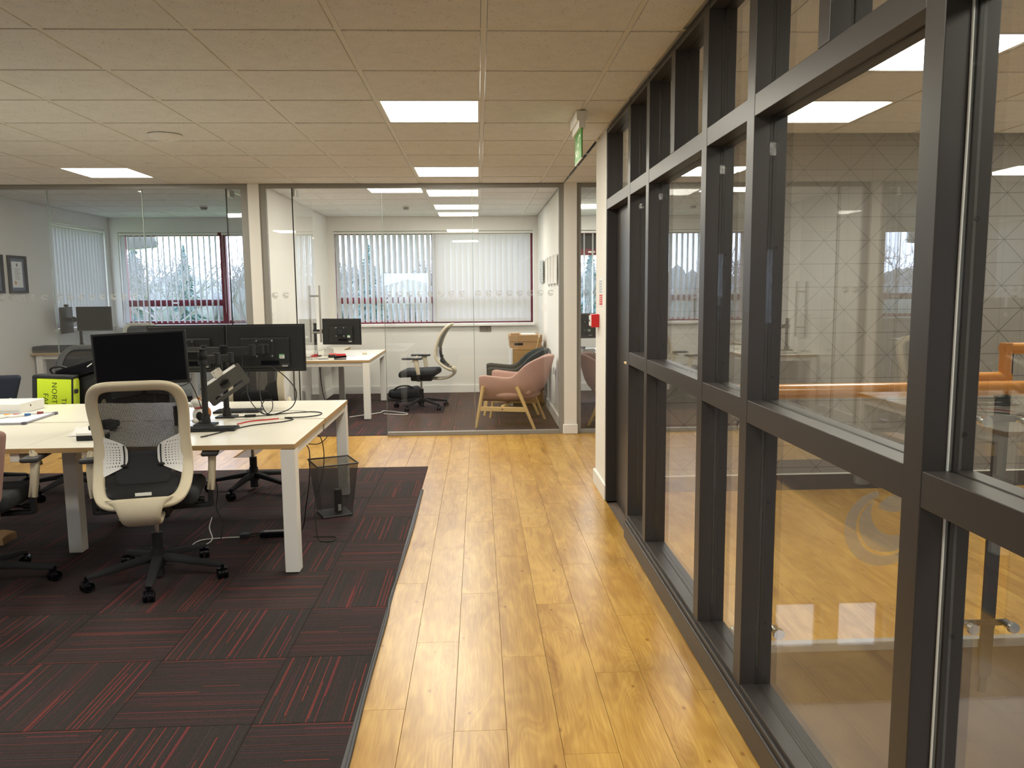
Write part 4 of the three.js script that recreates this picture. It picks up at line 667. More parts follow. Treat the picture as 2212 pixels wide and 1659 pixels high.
for (const [label, pts] of [['black cable hanging off the right desk end by the bin', [[-0.985, 0.64, -4.70], [-0.965, 0.60, -4.74], [-0.955, 0.50, -4.76], [-0.965, 0.36, -4.72], [-1.0, 0.24, -4.68], [-0.99, 0.10, -4.62], [-0.97, 0.012, -4.60], [-0.90, 0.008, -4.58], [-0.88, 0.008, -4.66], [-1.02, 0.008, -4.68]]], ['second black cable hanging beside the right desk leg', [[-1.0, 0.63, -4.45], [-0.97, 0.60, -4.42], [-0.965, 0.50, -4.40], [-0.98, 0.38, -4.42], [-1.01, 0.25, -4.46], [-1.06, 0.10, -4.6], [-1.12, 0.01, -4.7]]], ['thin cable with a blue plug hanging from the right desk edge', [[-1.0, 0.645, -5.3], [-0.975, 0.60, -5.26], [-0.985, 0.56, -5.1], [-1.02, 0.53, -4.95], [-1.08, 0.56, -4.8]]], ['thin black cable trailing from the wire basket to the floor', [[-1.60, 0.6, -4.66], [-1.59, 0.45, -4.66], [-1.58, 0.3, -4.68], [-1.585, 0.2, -4.66], [-1.54, 0.12, -4.62], [-1.55, 0.02, -4.60]]]]) cable(label, pts, 0.003);
{ const o = cable('white cable end lying in a loop on the carpet under the desk', [[-1.60, 0.16, -4.62], [-1.615, 0.10, -4.61], [-1.60, 0.03, -4.60], [-1.63, 0.008, -4.58], [-1.70, 0.007, -4.56], [-1.69, 0.007, -4.66], [-1.56, 0.007, -4.70], [-1.46, 0.01, -4.70]], 0.0035, M.white); part(o, 'plug', [rb(-1.465, -1.41, 0.002, 0.03, -4.73, -4.68, 0.005), rod(V(-1.40, 0.012, -4.70), V(-1.385, 0.012, -4.70), 0.004), rod(V(-1.40, 0.024, -4.72), V(-1.385, 0.024, -4.72), 0.004)], M.black); }
{ const o = thing('power_brick', 'black laptop power brick lying on the carpet by the desk leg', 'power adapter', [-1.245, 0.003, -4.72], 0.08); part(o, 'brick', [rb(-0.10, 0.10, 0, 0.035, -0.03, 0.03, 0.006)], M.blackGloss); part(o, 'label_sticker', [(() => { const g = new THREE.PlaneGeometry(0.12, 0.04); g.rotateX(-PI / 2); g.translate(-0.02, 0.0356, 0); return g; })()], M.grey); part(o, 'lead', [tube([[-0.10, 0.015, 0], [-0.16, 0.01, 0.01], [-0.19, 0.008, -0.01], [-0.16, 0.008, -0.05], [-0.05, 0.006, -0.06]], 0.004, 40)], M.black); }

// ---------------------------------------------------------------- waste bin
{ const o = thing('waste_bin', 'square wire mesh waste bin by the right desk end', 'bin', [-0.985, 0.003, -5.19], 0.42);
  const h = 0.36, a = 0.095, b = 0.135; const side = (k) => { const g = patch((u, v) => { const w = a + (b - a) * v, s = (2 * u - 1) * w, y = h * v; return k === 0 ? V(s, y, w) : k === 1 ? V(w, y, -s) : k === 2 ? V(-s, y, -w) : V(-w, y, s); }, 1, 1, 0); const uv = g.attributes.uv; for (let i = 0; i < uv.count; i++) uv.setXY(i, uv.getX(i) * 40, uv.getY(i) * 60); return g; };
  const bm = std([0.10, 0.10, 0.10], 0.45, { metalness: 0.6, alphaMap: binTex, alphaTest: 0.5, side: THREE.DoubleSide });
  for (let k = 0; k < 4; k++) part(o, 'mesh_side', side(k), bm);
  part(o, 'base', [rb(-a - 0.003, a + 0.003, 0, 0.014, -a - 0.003, a + 0.003, 0.004)], M.gunmetal);
  part(o, 'rim', [[-b, b, b, b], [b, b, b, -b], [b, -b, -b, -b], [-b, -b, -b, b]].map(([x0, z0, x1, z1]) => rod(V(x0, h, z0), V(x1, h, z1), 0.005, 0.005, 8)), M.gunmetal);
  const c = thing('drink_can', 'tall dark drink can standing in the waste bin', 'can', [-0.955, 0.018, -5.17]); const g = new THREE.LatheGeometry([[0, 0], [0.022, 0], [0.027, 0.01], [0.027, 0.14], [0.022, 0.155], [0.0225, 0.16], [0.020, 0.158], [0, 0.155]].map((p) => new THREE.Vector2(...p)), 24); part(c, 'body', [g], M.blackGloss); part(c, 'lid', [cyl(0.021, 0.021, 0.003, 0, 0.156, 0, 20)], M.chrome); part(c, 'barcode_label', [(() => { const q = new THREE.CylinderGeometry(0.0273, 0.0273, 0.045, 8, 1, true, 0.15, 0.8); q.translate(0, 0.04, 0); return q; })()], M.paper); }

// ---------------------------------------------------------------- bags on the far left chair
const bagTex = canvasTex(512, 512, (c) => { c.fillStyle = '#c6e02a'; c.fillRect(0, 0, 512, 512); c.save(); c.translate(256, 256); c.rotate(PI / 2); c.fillStyle = '#10120c'; c.font = '100px sans-serif'; c.textAlign = 'left'; c.fillText('THE', -35, -105); c.fillText('NORTH', -222, 35); c.fillText('FACE', -90, 165); c.restore(); });
{ const o = thing('hi_vis_bag', 'bright yellow bag with black lettering standing on the far chair', 'bag', [-3.125, 0.535, -5.90], 0.12); o.scale.set(1.16, 1.06, 1); o.rotation.order = 'YXZ'; o.rotation.z = -0.06;
  const g = new RoundedBoxGeometry(0.235, 0.325, 0.11, 4, 0.03); const p = g.attributes.position; for (let i = 0; i < p.count; i++) p.setX(i, p.getX(i) * (1 - 0.08 * p.getY(i))); g.computeVertexNormals(); g.translate(0.0, 0.165, 0); part(o, 'body', [g], M.yellow);
  const f = new THREE.PlaneGeometry(0.20, 0.30, 1, 1); f.translate(-0.005, 0.165, 0.0558); part(o, 'lettering_panel', [f], std([1, 1, 1], 0.7, { map: bagTex }), 'yellow front panel reading THE NORTH FACE sideways');
  part(o, 'strap', [rb(-0.135, -0.108, 0.02, 0.335, -0.03, 0.057, 0.008), rb(-0.13, 0.11, 0.318, 0.34, -0.05, 0.06, 0.008)], M.blackSoft); part(o, 'seam', [rb(0.094, 0.104, 0.01, 0.32, 0.045, 0.0585, 0.003)], M.blackSoft); part(o, 'buckle', [rb(0.11, 0.13, 0.22, 0.25, 0.03, 0.06, 0.006)], M.black); }
{ const o = thing('backpack', 'black backpack with a yellow zip pull behind the yellow bag', 'backpack', [-3.03, 0.55, -6.06], 0.1);
  const g = new RoundedBoxGeometry(0.40, 0.44, 0.14, 6, 0.06); const p = g.attributes.position; for (let i = 0; i < p.count; i++) { const y = p.getY(i), x = p.getX(i); p.setY(i, y + (y > 0 ? 0.12 * x / 0.2 * (y / 0.22) - 0.05 * (x / 0.2) * (x / 0.2) : 0)); } g.computeVertexNormals(); g.translate(0, 0.22, 0); part(o, 'body', [g], M.black);
  part(o, 'front_pocket', [(() => { const q = new RoundedBoxGeometry(0.32, 0.10, 0.06, 4, 0.028); q.rotateZ(0.28); q.translate(0.02, 0.36, 0.075); return q; })()], M.blackGloss); part(o, 'side_trim', [tube([[0.185, 0.44, 0.05], [0.178, 0.40, 0.062], [0.155, 0.34, 0.07], [0.14, 0.30, 0.072]], 0.008, 20)], M.yellow); part(o, 'zip_pull', [rod(V(0.10, 0.395, 0.106), V(0.135, 0.42, 0.106), 0.004)], M.white); part(o, 'handle', [tube([[-0.15, 0.33, 0.06], [-0.17, 0.38, 0.075], [-0.10, 0.40, 0.08], [-0.05, 0.385, 0.075]], 0.008, 20)], M.black); }
one('paper_bag', 'torn brown paper bag on the carpet at the left edge', 'paper bag', [(() => { const s = new THREE.Shape(); s.moveTo(-0.12, -0.05); s.lineTo(0.03, -0.06); s.lineTo(0.06, 0.0); s.lineTo(0.10, 0.03); s.lineTo(0.02, 0.07); s.lineTo(-0.12, 0.06); const g = new THREE.ExtrudeGeometry(s, { depth: 0.05, bevelEnabled: true, bevelSize: 0.006, bevelThickness: 0.01, bevelSegments: 2 }); g.rotateX(-PI / 2 + 0.25); return g; })()], M.card, [-2.86, 0.03, -4.66], 0.3).scale.setScalar(0.75);

// ---------------------------------------------------------------- lit office: desk, cabinet, small things
const deskO2 = desk('white desk with oak edge inside the lit office', -2.13, -1.27, -10.76, -9.10, [[-1.31, -9.14], [-1.31, -10.72], [-2.09, -9.14]], 0.70, { group: 'office desks', apron: 0.79 });
desk('narrow white desk along the left wall of the lit office', -2.13, -1.85, -11.4, -10.78, [[-1.89, -10.83]], 0.70, { group: 'office desks' });
{ const o = thing('tissue_box', 'small tissue-sized carton on the office desk', 'box', [-1.86, 0.70, -9.84], 0.1); part(o, 'carton', [rb(-0.06, 0.06, 0, 0.09, -0.05, 0.05, 0.006)], M.paper); part(o, 'opening', [rb(-0.03, 0.03, 0.088, 0.0915, -0.012, 0.012, 0.001)], M.grey); }
for (const [label, g, m, t] of [['black packet at the left of the little heap on the office desk', rb(-0.10, -0.01, 0, 0.03, -0.05, 0.05, 0.01), M.black, 0], ['bright red packet at the right of the little heap on the office desk', rb(-0.005, 0.11, 0, 0.04, -0.055, 0.03, 0.012), M.redBright, 0], ['pale red packet lying on top of the black packet', rb(-0.09, 0.0, 0.031, 0.05, -0.03, 0.04, 0.008), std([0.7, 0.12, 0.12], 0.4), 0.1]]) one('snack_packet', label, 'packet', [g], m, [-1.72, 0.70, -9.55], 0.2 + t, 'packets on the office desk');
{ const o = thing('stapler', 'black stapler at the front edge of the office desk', 'stapler', [-1.62, 0.70, -9.22], 0.05); part(o, 'base', [rb(-0.07, 0.07, 0, 0.012, -0.018, 0.018, 0.004)], M.black); const t = part(o, 'top', [rb(-0.07, 0.075, 0.018, 0.042, -0.016, 0.016, 0.008)], M.blackGloss); t.rotation.z = 0.06; }
one('pen', 'black pen at the front of the office desk', 'pen', [rod(V(-0.1, 0.006, 0), V(0.06, 0.006, 0.01), 0.005)], M.black, [-1.86, 0.70, -9.25], 0.03);
one('pen', 'dark grey pen in front of the black pen on the office desk', 'pen', [rod(V(-0.05, 0.006, 0.03), V(0.10, 0.006, 0.02), 0.005)], M.darkGrey, [-1.86, 0.70, -9.25], 0.03);
one('note_pad', 'small white note pad at the office desk edge', 'note pad', [bx(-0.04, 0.10, 0, 0.004, 0.045, 0.095)], M.paper, [-1.86, 0.70, -9.25], 0.03);
one('eraser', 'small cream block near the right end of the office desk', 'eraser', [rb(-0.03, 0.03, 0, 0.022, -0.02, 0.02, 0.004)], M.cream, [-1.44, 0.70, -9.95], 0.1);
one('shoulder_bag', 'black shoulder bag lying on the carpet under the office window', 'bag', [(() => { const g = new RoundedBoxGeometry(0.46, 0.16, 0.24, 5, 0.07); const p = g.attributes.position; for (let i = 0; i < p.count; i++) p.setY(i, p.getY(i) * (1 + 0.25 * Math.sin(p.getX(i) * 9))); g.computeVertexNormals(); g.translate(0, 0.09, 0); return g; })(), tube([[-0.2, 0.1, 0.05], [-0.1, 0.19, 0.09], [0.05, 0.20, 0.09], [0.16, 0.13, 0.08]], 0.012)], M.blackSoft, [-1.02, 0.003, -10.75], 0.1);
cable('white cable lying in a loop on the office carpet', [[-1.55, 0.007, -9.30], [-1.38, 0.007, -9.46], [-1.22, 0.007, -9.62], [-1.20, 0.007, -9.75], [-1.0, 0.007, -9.62], [-0.88, 0.007, -9.50], [-0.90, 0.007, -9.42], [-1.05, 0.007, -9.46], [-1.17, 0.007, -9.52]], 0.005, M.white, 120);
cable('black cables hanging behind the office desk', [[-1.98, 0.70, -9.75], [-2.0, 0.6, -9.9], [-1.98, 0.3, -9.9], [-1.9, 0.06, -9.8], [-1.8, 0.01, -9.7]], 0.005);
{ const o = thing('storage_cabinet', 'oak cabinet with white side against the right office wall', 'cabinet', [0.63, 0, -10.42]); part(o, 'carcass', [rb(-0.20, 0.21, 0.04, 0.72, -0.38, 0.38, 0.004)], M.oak); part(o, 'white_side', [rb(-0.225, -0.201, 0.0, 0.745, -0.38, 0.385, 0.003)], M.white); part(o, 'top', [rb(-0.20, 0.212, 0.721, 0.745, -0.385, 0.385, 0.003)], M.oak); part(o, 'plinth', [rb(-0.19, 0.2, 0, 0.04, -0.37, 0.36, 0.002)], M.darkGrey); part(o, 'door', [rb(-0.195, 0.205, 0.05, 0.715, 0.381, 0.397, 0.002)], M.oak); }
{ const o = thing('cardboard_box', 'flat brown cardboard box on top of the oak cabinet', 'box', [0.60, 0.745, -10.33]); part(o, 'base', [rb(-0.20, 0.205, 0.0, 0.08, -0.24, 0.24, 0.003)], M.card); part(o, 'lid', [rb(-0.208, 0.213, 0.08, 0.165, -0.248, 0.248, 0.004)], M.card); part(o, 'print', [flat(0.11, 0.032, -0.09, 0.05, 0.2406)], M.black); part(o, 'flap', [rb(-0.19, -0.08, 0.165, 0.19, 0.10, 0.24, 0.003)], M.card); part(o, 'papers', [bx(-0.05, 0.14, 0.166, 0.174, -0.1, 0.18)], M.paper); }
{ const o = thing('paint_brush', 'thin pale brush leaning upright against the cardboard box', 'brush', [0.735, 0.745, -10.05]); part(o, 'handle', [rod(V(0, 0, 0), V(0.035, 0.14, -0.01), 0.005, 0.006)], M.beech); part(o, 'head', [rod(V(0.035, 0.14, -0.01), V(0.052, 0.20, -0.014), 0.009, 0.004)], M.white); }
const printTex = (draw, w = 256, h = 320) => std([1, 1, 1], 0.6, { map: canvasTex(w, h, draw) });
{ const o = thing('wall_print', 'small unframed landscape print under the window sill', 'picture', [0.095, 0.95, -11.495]); part(o, 'print', [bx(-0.085, 0.085, -0.06, 0.06, 0, 0.004)], printTex((c, w, h) => { c.fillStyle = '#7f7368'; c.fillRect(0, 0, w, h); for (let k = 0; k < 400; k++) { c.globalAlpha = 0.35; c.fillStyle = ['#51483f', '#a3988a', '#6d6b6a', '#8f7f69'][Math.floor(rnd() * 4)]; c.fillRect(rnd() * w, rnd() * h, 30 * rnd(), 8); } c.globalAlpha = 0.8; c.strokeStyle = '#3a332d'; c.lineWidth = 8; c.beginPath(); c.moveTo(w * 0.5, h * 0.1); c.lineTo(w * 0.7, h * 0.4); c.lineTo(w * 0.6, h); c.stroke(); }, 256, 180)); }
{ const o = thing('wall_poster', 'narrow grey patterned poster on the right office wall', 'poster', [0.845, 1.73, -10.57]); part(o, 'print', [bx(-0.004, 0.002, -0.145, 0.145, -0.26, 0.26)], printTex((c, w, h) => { c.fillStyle = '#c9ccca'; c.fillRect(0, 0, w, h); c.fillStyle = '#5d6668'; for (let y = 0; y < 9; y++) for (let x = 0; x < 5; x++) if ((x * 3 + y * 5) % 4) { c.beginPath(); c.arc(30 + x * 50, 20 + y * 36, 13, 0, 7); c.fill(); } })); }
for (let k = 0; k < 4; k++) { const o = thing('photo_frame', ['first', 'second', 'third', 'fourth'][k] + ' thin white frame from the poster on the right office wall', 'picture frame', [0.848, 1.715, -9.72 + k * 0.36], 0, 'white picture frames'); part(o, 'frame', [bx(-0.014, 0, -0.16, -0.145, -0.13, 0.13), bx(-0.014, 0, 0.145, 0.16, -0.13, 0.13), bx(-0.014, 0, -0.145, 0.145, -0.13, -0.115), bx(-0.014, 0, -0.145, 0.145, 0.115, 0.13)], M.white); part(o, 'print', [bx(-0.006, -0.001, -0.145, 0.145, -0.115, 0.115)], M.paper); }
for (const [label, z] of [['white double socket plate on the right office wall near the cabinet', -9.47], ['white socket plate on the right office wall behind the pink armchair', -8.94]]) { const o = thing('wall_socket', label, 'socket', [0.85, 0.57, z], 0, 'wall sockets'); part(o, 'plate', [rb(-0.009, 0, -0.043, 0.043, -0.07, 0.07, 0.003)], M.white); part(o, 'switch', [rb(-0.012, -0.008, 0.01, 0.03, -0.02, 0.0, 0.002)], M.paper); }
{ const o = thing('light_switch', 'white light switch beside the open glass door', 'switch', [-2.15, 1.25, -8.32]); part(o, 'plate', [rb(0, 0.009, -0.043, 0.043, -0.043, 0.043, 0.003)], M.white); part(o, 'rocker', [rb(0.008, 0.013, -0.018, 0.018, -0.01, 0.01, 0.002)], M.paper); }

// ---------------------------------------------------------------- unlit corner office
desk('raised desk along the left wall of the corner office', -5.19, -3.55, -10.2, -9.32, [[-3.62, -9.39], [-3.62, -10.13], [-5.12, -9.39]], 0.81, { group: 'office desks', apron: 0.38 });
{ const o = thing('laptop', 'closed black laptop stack at the wall end of the corner office desk', 'laptop', [-4.98, 0.81, -9.47], 0.02); part(o, 'lower', [rb(-0.19, 0.22, 0, 0.03, -0.13, 0.13, 0.005)], M.darkGrey); part(o, 'upper', [rb(-0.2, 0.2, 0.031, 0.075, -0.13, 0.13, 0.006)], M.navy); }
{ const o = thing('webcam', 'small webcam on top of the turned screen', 'webcam', [-5.07, 1.335, -9.95]); part(o, 'body', [rb(-0.025, 0.025, 0, 0.026, -0.018, 0.018, 0.008)], M.black); part(o, 'clip', [rb(-0.012, 0.012, -0.02, 0.002, -0.02, 0.012, 0.003)], M.black); }
{ const o = thing('plug_charger', 'black plug charger standing on the corner office desk', 'charger', [-4.56, 0.81, -9.55], 0.2); part(o, 'body', [rb(-0.05, 0.05, 0, 0.05, -0.03, 0.03, 0.01)], M.black); part(o, 'pins', [rod(V(-0.02, 0.05, 0), V(-0.02, 0.085, 0), 0.005), rod(V(0.02, 0.05, 0), V(0.02, 0.08, 0), 0.005)], M.black); part(o, 'lead', [tube([[-0.02, 0.06, 0], [0.02, 0.12, 0], [0.08, 0.08, 0.02], [0.09, 0.01, 0.05]], 0.003)], M.black); }
one('tablet', 'grey tablet lying at the front of the corner office desk', 'tablet', [rb(-0.12, 0.12, 0, 0.009, -0.085, 0.085, 0.004)], M.grey, [-4.62, 0.81, -9.42], 0.1);
for (const [label, z] of [['black framed certificate on the left wall nearest the camera', -8.735], ['black framed certificate on the left wall nearest the window', -9.185]]) {
  const o = thing('certificate_frame', label, 'picture frame', [LX, 1.71, z], 0, 'framed certificates'); const e = 0.03;
  part(o, 'frame', [bx(0, 0.025, -0.21, -0.21 + e, -0.175, 0.175), bx(0, 0.025, 0.21 - e, 0.21, -0.175, 0.175), bx(0, 0.025, -0.21 + e, 0.21 - e, -0.175, -0.175 + e), bx(0, 0.025, -0.21 + e, 0.21 - e, 0.175 - e, 0.175)], M.navy);
  part(o, 'mount', [bx(0, 0.006, -0.18, 0.18, -0.145, 0.145)], std([0.13, 0.17, 0.28], 0.8));
  part(o, 'certificate', [bx(0.005, 0.008, -0.145, 0.145, -0.10, 0.10)], printTex((c, w, h) => { c.fillStyle = '#e8eaec'; c.fillRect(0, 0, w, h); c.fillStyle = '#5c646c'; c.fillRect(110, 24, 36, 36); c.fillStyle = '#7d8489'; for (let k = 0; k < 8; k++) c.fillRect(60 + (k % 2) * 14, 86 + k * 18, 130 - (k % 3) * 20, 5); c.fillStyle = '#c98b4a'; c.beginPath(); c.arc(72, 262, 24, 0, 7); c.fill(); }));
}
one('flood_light', 'grey outdoor flood light hanging outside the corner office window', 'flood light', [(() => { const g = new RoundedBoxGeometry(0.42, 0.22, 0.12, 2, 0.02); g.rotateY(0.3); g.rotateZ(0.12); return g; })(), bx(-0.03, 0.03, 0.0, 0.24, -0.02, 0.02), bx(-0.03, 0.03, 0.2, 0.24, -0.02, 0.22), tube([[0.18, 0.02, 0], [0.28, -0.08, 0], [0.26, -0.28, 0], [0.15, -0.26, 0], [0.16, -0.12, 0], [0.2, 0, 0]], 0.006, 40)], M.grey, [-4.95, 2.25, -11.97], 0);

// ---------------------------------------------------------------- office beyond the pilaster
desk('white desk in the office beyond the pilaster', 1.02, 2.6, -10.3, -9.5, [[1.08, -9.56], [2.54, -9.56]], 0.72, { group: 'office desks' });
screenMount('monitor arm in the office beyond the pilaster', 1.5, -9.75, 0.72, 1.06, [[1.27, 1.02, -9.77], [1.76, 1.02, -9.79]]);
{ const o = thing('desk_phone', 'white desk phone beyond the pilaster', 'phone', [1.33, 0.72, -9.58], 0.2); part(o, 'base', [rb(-0.08, 0.08, 0, 0.05, -0.06, 0.06, 0.01)], M.white); part(o, 'handset', [rb(-0.09, -0.05, 0.05, 0.08, -0.07, 0.07, 0.01)], M.grey); }

// ---------------------------------------------------------------- fittings of the corridor
const exitTex = canvasTex(512, 256, (c) => { c.fillStyle = '#3f8f35'; c.fillRect(0, 0, 512, 256); c.fillStyle = '#eef4e8'; c.fillRect(300, 40, 110, 180); c.fillStyle = '#3f8f35'; c.fillRect(318, 58, 74, 162); c.fillStyle = '#eef4e8'; c.beginPath(); c.arc(250, 62, 20, 0, 7); c.fill(); c.lineWidth = 22; c.strokeStyle = '#eef4e8'; c.lineCap = 'round'; for (const l of [[240, 90, 215, 150], [215, 150, 250, 185], [250, 185, 235, 225], [215, 150, 180, 190], [180, 190, 140, 195], [238, 95, 285, 125], [236, 95, 195, 120]]) { c.beginPath(); c.moveTo(l[0], l[1]); c.lineTo(l[2], l[3]); c.stroke(); } c.beginPath(); c.moveTo(95, 60); c.lineTo(95, 190); c.moveTo(60, 150); c.lineTo(95, 195); c.lineTo(130, 150); c.stroke(); });
{ const o = thing('exit_sign', 'green emergency exit sign hanging edge-on from the ceiling', 'exit sign', [0.635, CEIL, -5.0]); part(o, 'housing', [rb(-0.035, 0.035, -0.06, 0, -0.165, 0.165, 0.006), rb(-0.02, 0.02, -0.10, -0.055, -0.165, 0.165, 0.004)], M.white);
  const f = bx(-0.0035, 0.0035, -0.275, -0.095, -0.16, 0.16); uvBy(f, (x, y, z, nx) => [nx > 0 ? 0.5 - z / 0.32 : 0.5 + z / 0.32, (y + 0.275) / 0.18]); part(o, 'sign_face', [f], std([1, 1, 1], 0.35, { map: exitTex })); part(o, 'edge', [rb(-0.005, 0.005, -0.28, -0.274, -0.162, 0.162, 0.002)], M.white); }
{ const o = thing('fire_call_point', 'red fire alarm call point on the white wall end', 'call point', [0.885, 1.255, -5.80]); part(o, 'box', [rb(-0.058, 0, -0.048, 0.048, -0.048, 0.048, 0.006)], M.redBright); part(o, 'face', [rb(-0.066, -0.056, -0.038, 0.038, -0.04, 0.04, 0.003)], M.white); part(o, 'button', [rb(-0.069, -0.064, -0.008, 0.008, -0.012, 0.012, 0.002)], M.black); }
{ const o = thing('fire_notice', 'fire action notice on the white wall above the call point', 'notice', [0.885, 1.46, -5.67]); const g = bx(-0.003, 0, -0.10, 0.10, -0.075, 0.075); uvBy(g, (x, y, z) => [0.5 + z / 0.15, (y + 0.1) / 0.2]); part(o, 'board', [g], printTex((c, w, h) => { c.fillStyle = '#e9ecef'; c.fillRect(0, 0, w, h); c.fillStyle = '#3a62a8'; for (let k = 0; k < 5; k++) { c.fillRect(16, 20 + k * 30, 26, 22); c.fillStyle = '#6b7684'; c.fillRect(52, 24 + k * 30, 180, 6); c.fillRect(52, 36 + k * 30, 150, 6); c.fillStyle = '#3a62a8'; } c.fillStyle = '#c3322e'; c.fillRect(10, 182, 236, 120); c.fillStyle = '#f3d9d6'; for (let k = 0; k < 4; k++) c.fillRect(24, 200 + k * 24, 200 - k * 16, 8); })); }
{ const o = thing('ceiling_speaker', 'round white speaker disc on the ceiling over the desks', 'speaker', [-2.10, CEIL - 0.002, -5.57]); part(o, 'dome', [new THREE.LatheGeometry([[0, -0.034], [0.06, -0.032], [0.095, -0.022], [0.11, -0.006], [0.112, 0], [0, 0]].reverse().map((p) => new THREE.Vector2(...p)), 36)], M.white); part(o, 'badge', [rb(-0.02, 0.02, -0.036, -0.032, -0.004, 0.004, 0.001)], M.paper); }
one('ceiling_hook', 'tiny pair of ceiling hooks beyond the round speaker', 'ceiling hook', [rb(-0.03, -0.015, -0.008, 0, -0.006, 0.006, 0.002), rb(0.015, 0.03, -0.008, 0, -0.006, 0.006, 0.002), bx(-0.02, 0.02, -0.003, 0, -0.002, 0.002)], M.white, [-2.69, CEIL - 0.001, -6.75]);
for (const [label, x, z] of [['white smoke detector on the ceiling of the lit office', -0.89, -10.13], ['grey smoke detector on the ceiling of the corner office', -3.36, -10.02]]) { const o = thing('smoke_detector', label, 'smoke detector', [x, CEIL - 0.001, z], 0, 'smoke detectors'); part(o, 'base', [cyl(0.05, 0.05, 0.014, 0, -0.014, 0, 24)], M.white); part(o, 'chamber', [cyl(0.034, 0.045, 0.03, 0, -0.044, 0, 24)], M.grey); }

// ---------------------------------------------------------------- outdoors
struct('ground', 'lawn outside the windows', 'lawn', [(() => { const g = new THREE.PlaneGeometry(400, 300); g.rotateX(-PI / 2); g.translate(0, -3.6, -140); return g; })(), (() => { const g = new THREE.PlaneGeometry(200, 80); g.rotateX(-PI / 2); g.translate(0, -3.6, 50); return g; })()], std([0.16, 0.26, 0.06], 0.95));
struct('paving', 'pale concrete paving outside the entrance', 'paving', [bx(0.5, 14, -3.2, -3.05, 2.2, 12)], std([0.62, 0.60, 0.56], 0.9));
const bark = std([0.14, 0.125, 0.12], 0.9), twig = std([0.20, 0.19, 0.19], 0.9), pine = std([0.05, 0.09, 0.085], 0.9);
function bareTree(label, x, z, h) {
  const o = thing('bare_tree', label, 'tree', [x, -3.6, z], 0, 'winter trees outside'); const big = [], small = [];
  const grow = (p, d, L, r, lev) => { const q = p.clone().addScaledVector(d, L); (lev < 2 ? big : small).push(rod(p, q, r, r * 0.68, lev < 2 ? 7 : 3)); if (lev >= 6) return; const n = lev === 0 ? 4 : 3; for (let k = 0; k < n; k++) { const a = rnd() * 2 * PI, t = rr(0.35, 0.75) * (lev ? 1 : 0.8); const s = new THREE.Vector3().crossVectors(d, V(Math.cos(a), 0.3, Math.sin(a))).normalize(); const nd = d.clone().multiplyScalar(Math.cos(t)).addScaledVector(s, Math.sin(t)); nd.y += 0.12; grow(p.clone().lerp(q, rr(0.6, 1)), nd.normalize(), L * rr(0.62, 0.82), r * 0.62, lev + 1); } };
  grow(V(0, 0, 0), V(rr(-0.05, 0.05), 1, rr(-0.05, 0.05)).normalize(), h * 0.26, h * 0.018, 0);
  part(o, 'trunk', big, bark); part(o, 'twigs', small, twig); return o;
}
function conifer(label, x, z, h) { const o = thing('conifer', label, 'tree', [x, -3.6, z], 0, 'evergreens outside'); const g = []; for (let k = 0; k < 300; k++) { const t = Math.pow(rnd(), 0.75), y = h * (0.10 + 0.88 * t), r = h * 0.24 * (1 - t) * rr(0.5, 1.15) + 0.12, a = rnd() * 2 * PI; const c = new THREE.ConeGeometry(0.10 + r * 0.22, r, 5); c.rotateZ(-PI / 2 - 0.35); c.translate(r * 0.5, 0, 0); c.rotateY(a); c.translate(0, y, 0); g.push(c); } part(o, 'foliage', g, pine); part(o, 'trunk', [cyl(h * 0.02, h * 0.006, h * 0.92)], bark); return o; }
for (const [label, x, z, h] of [['bare winter tree at the left of the corner office window', -30, -62, 11.5], ['broad bare tree in the middle of the corner office window', -21.5, -52, 11], ['bare tree beside the red window mullion', -17.5, -60, 11], ['tall bare tree at the right of the corner office window', -17.2, -44, 10.5], ['bare tree seen through the left slats of the lit office', -8.5, -50, 11], ['bare tree behind the middle slats of the lit office', -4.4, -68, 11.5], ['bare tree behind the closed blind of the lit office', -0.5, -52, 11], ['bare tree beyond the pilaster office', 8.0, -60, 10]]) bareTree(label, x, z, h);
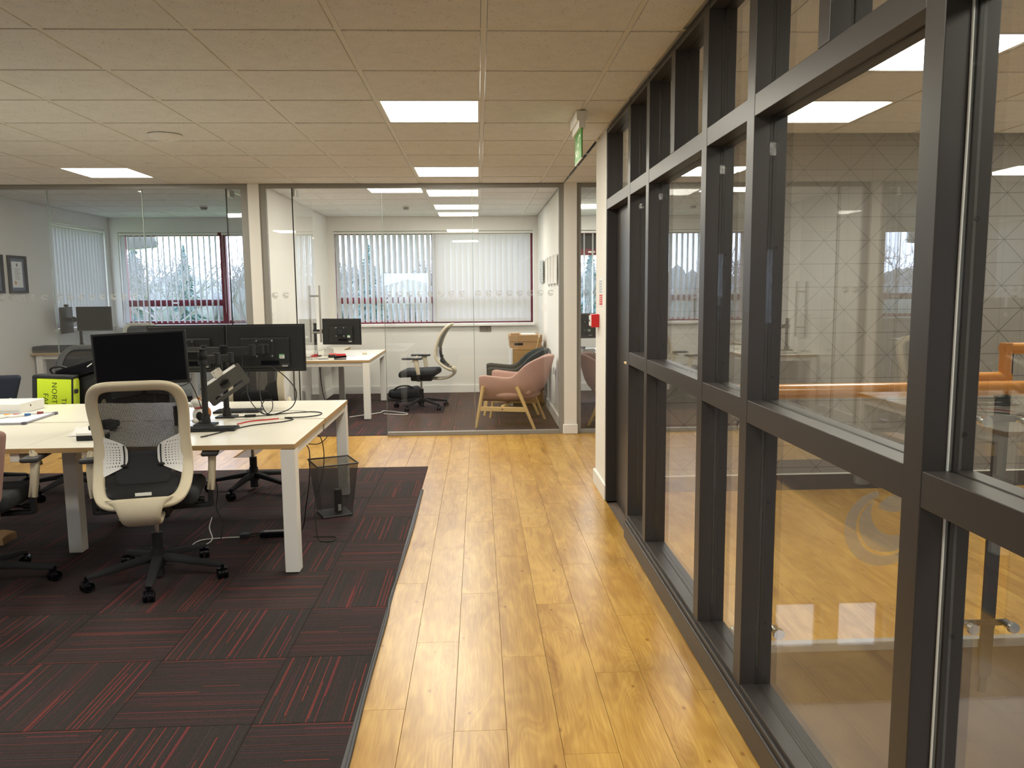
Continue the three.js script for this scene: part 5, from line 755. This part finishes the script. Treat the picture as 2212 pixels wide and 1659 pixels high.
for (const [label, x, z, h] of [['dark conifer left of the middle of the corner office window', -34, -80, 11], ['second dark conifer beside the first', -30.5, -84, 10.2], ['evergreen behind the lit office slats', -11, -80, 10.5], ['evergreen beyond the pilaster window', 12.0, -84, 10]]) conifer(label, x, z, h);
{ const o = struct('hedge', 'reddish brown winter hedge below the windows', 'hedge'); o.userData.kind = 'stuff'; const g = []; for (let k = 0; k < 900; k++) { const x = rr(-24, 12), z = rr(-26, -22); const p = V(x, -3.6, z), q = p.clone().add(V(rr(-0.6, 0.6), rr(2.2, 3.3), rr(-0.6, 0.6))); g.push(rod(p, q, 0.06, 0.012, 3)); for (let j = 0; j < 3; j++) { const s = p.clone().lerp(q, rr(0.4, 0.9)); g.push(rod(s, s.clone().add(V(rr(-0.7, 0.7), rr(0.3, 1.0), rr(-0.7, 0.7))), 0.03, 0.01, 3)); } } part(o, 'twigs', g, std([0.26, 0.15, 0.12], 0.9)); }
{ const o = struct('tree_belt', 'grey belt of distant woodland beyond the lawn', 'woodland'); o.userData.kind = 'stuff'; const g = []; for (let k = 0; k < 420; k++) { const x = rr(-95, 60), z = rr(-130, -105), h = rr(5, 8.5); const c = new THREE.SphereGeometry(1, 7, 5); c.scale(rr(1.5, 3), h * 0.5, rr(1.5, 3)); c.translate(x, -3.6 + h * 0.5, z); g.push(c); } part(o, 'crowns', g, std([0.17, 0.18, 0.18], 1)); }
{ const o = thing('house', 'pale gabled house outside the rear window', 'house', [-3.3, -3.6, 22], 0); part(o, 'walls', [bx(-4, 4, 0, 4.6, 0, 8)], std([0.35, 0.37, 0.40], 0.8)); const s = new THREE.Shape(); s.moveTo(-4.5, 4.5); s.lineTo(0, 5.65); s.lineTo(4.5, 4.5); part(o, 'roof', [(() => { const g = new THREE.ExtrudeGeometry(s, { depth: 9, bevelEnabled: false }); g.translate(0, 0, -0.4); return g; })()], std([0.7, 0.7, 0.7], 0.7)); for (const x of [-2.2, 2.2]) part(o, 'window', [bx(x - 0.7, x + 0.7, 1.4, 2.8, -0.03, 0.0)], M.blackGloss); }

renderer.render(scene, camera);
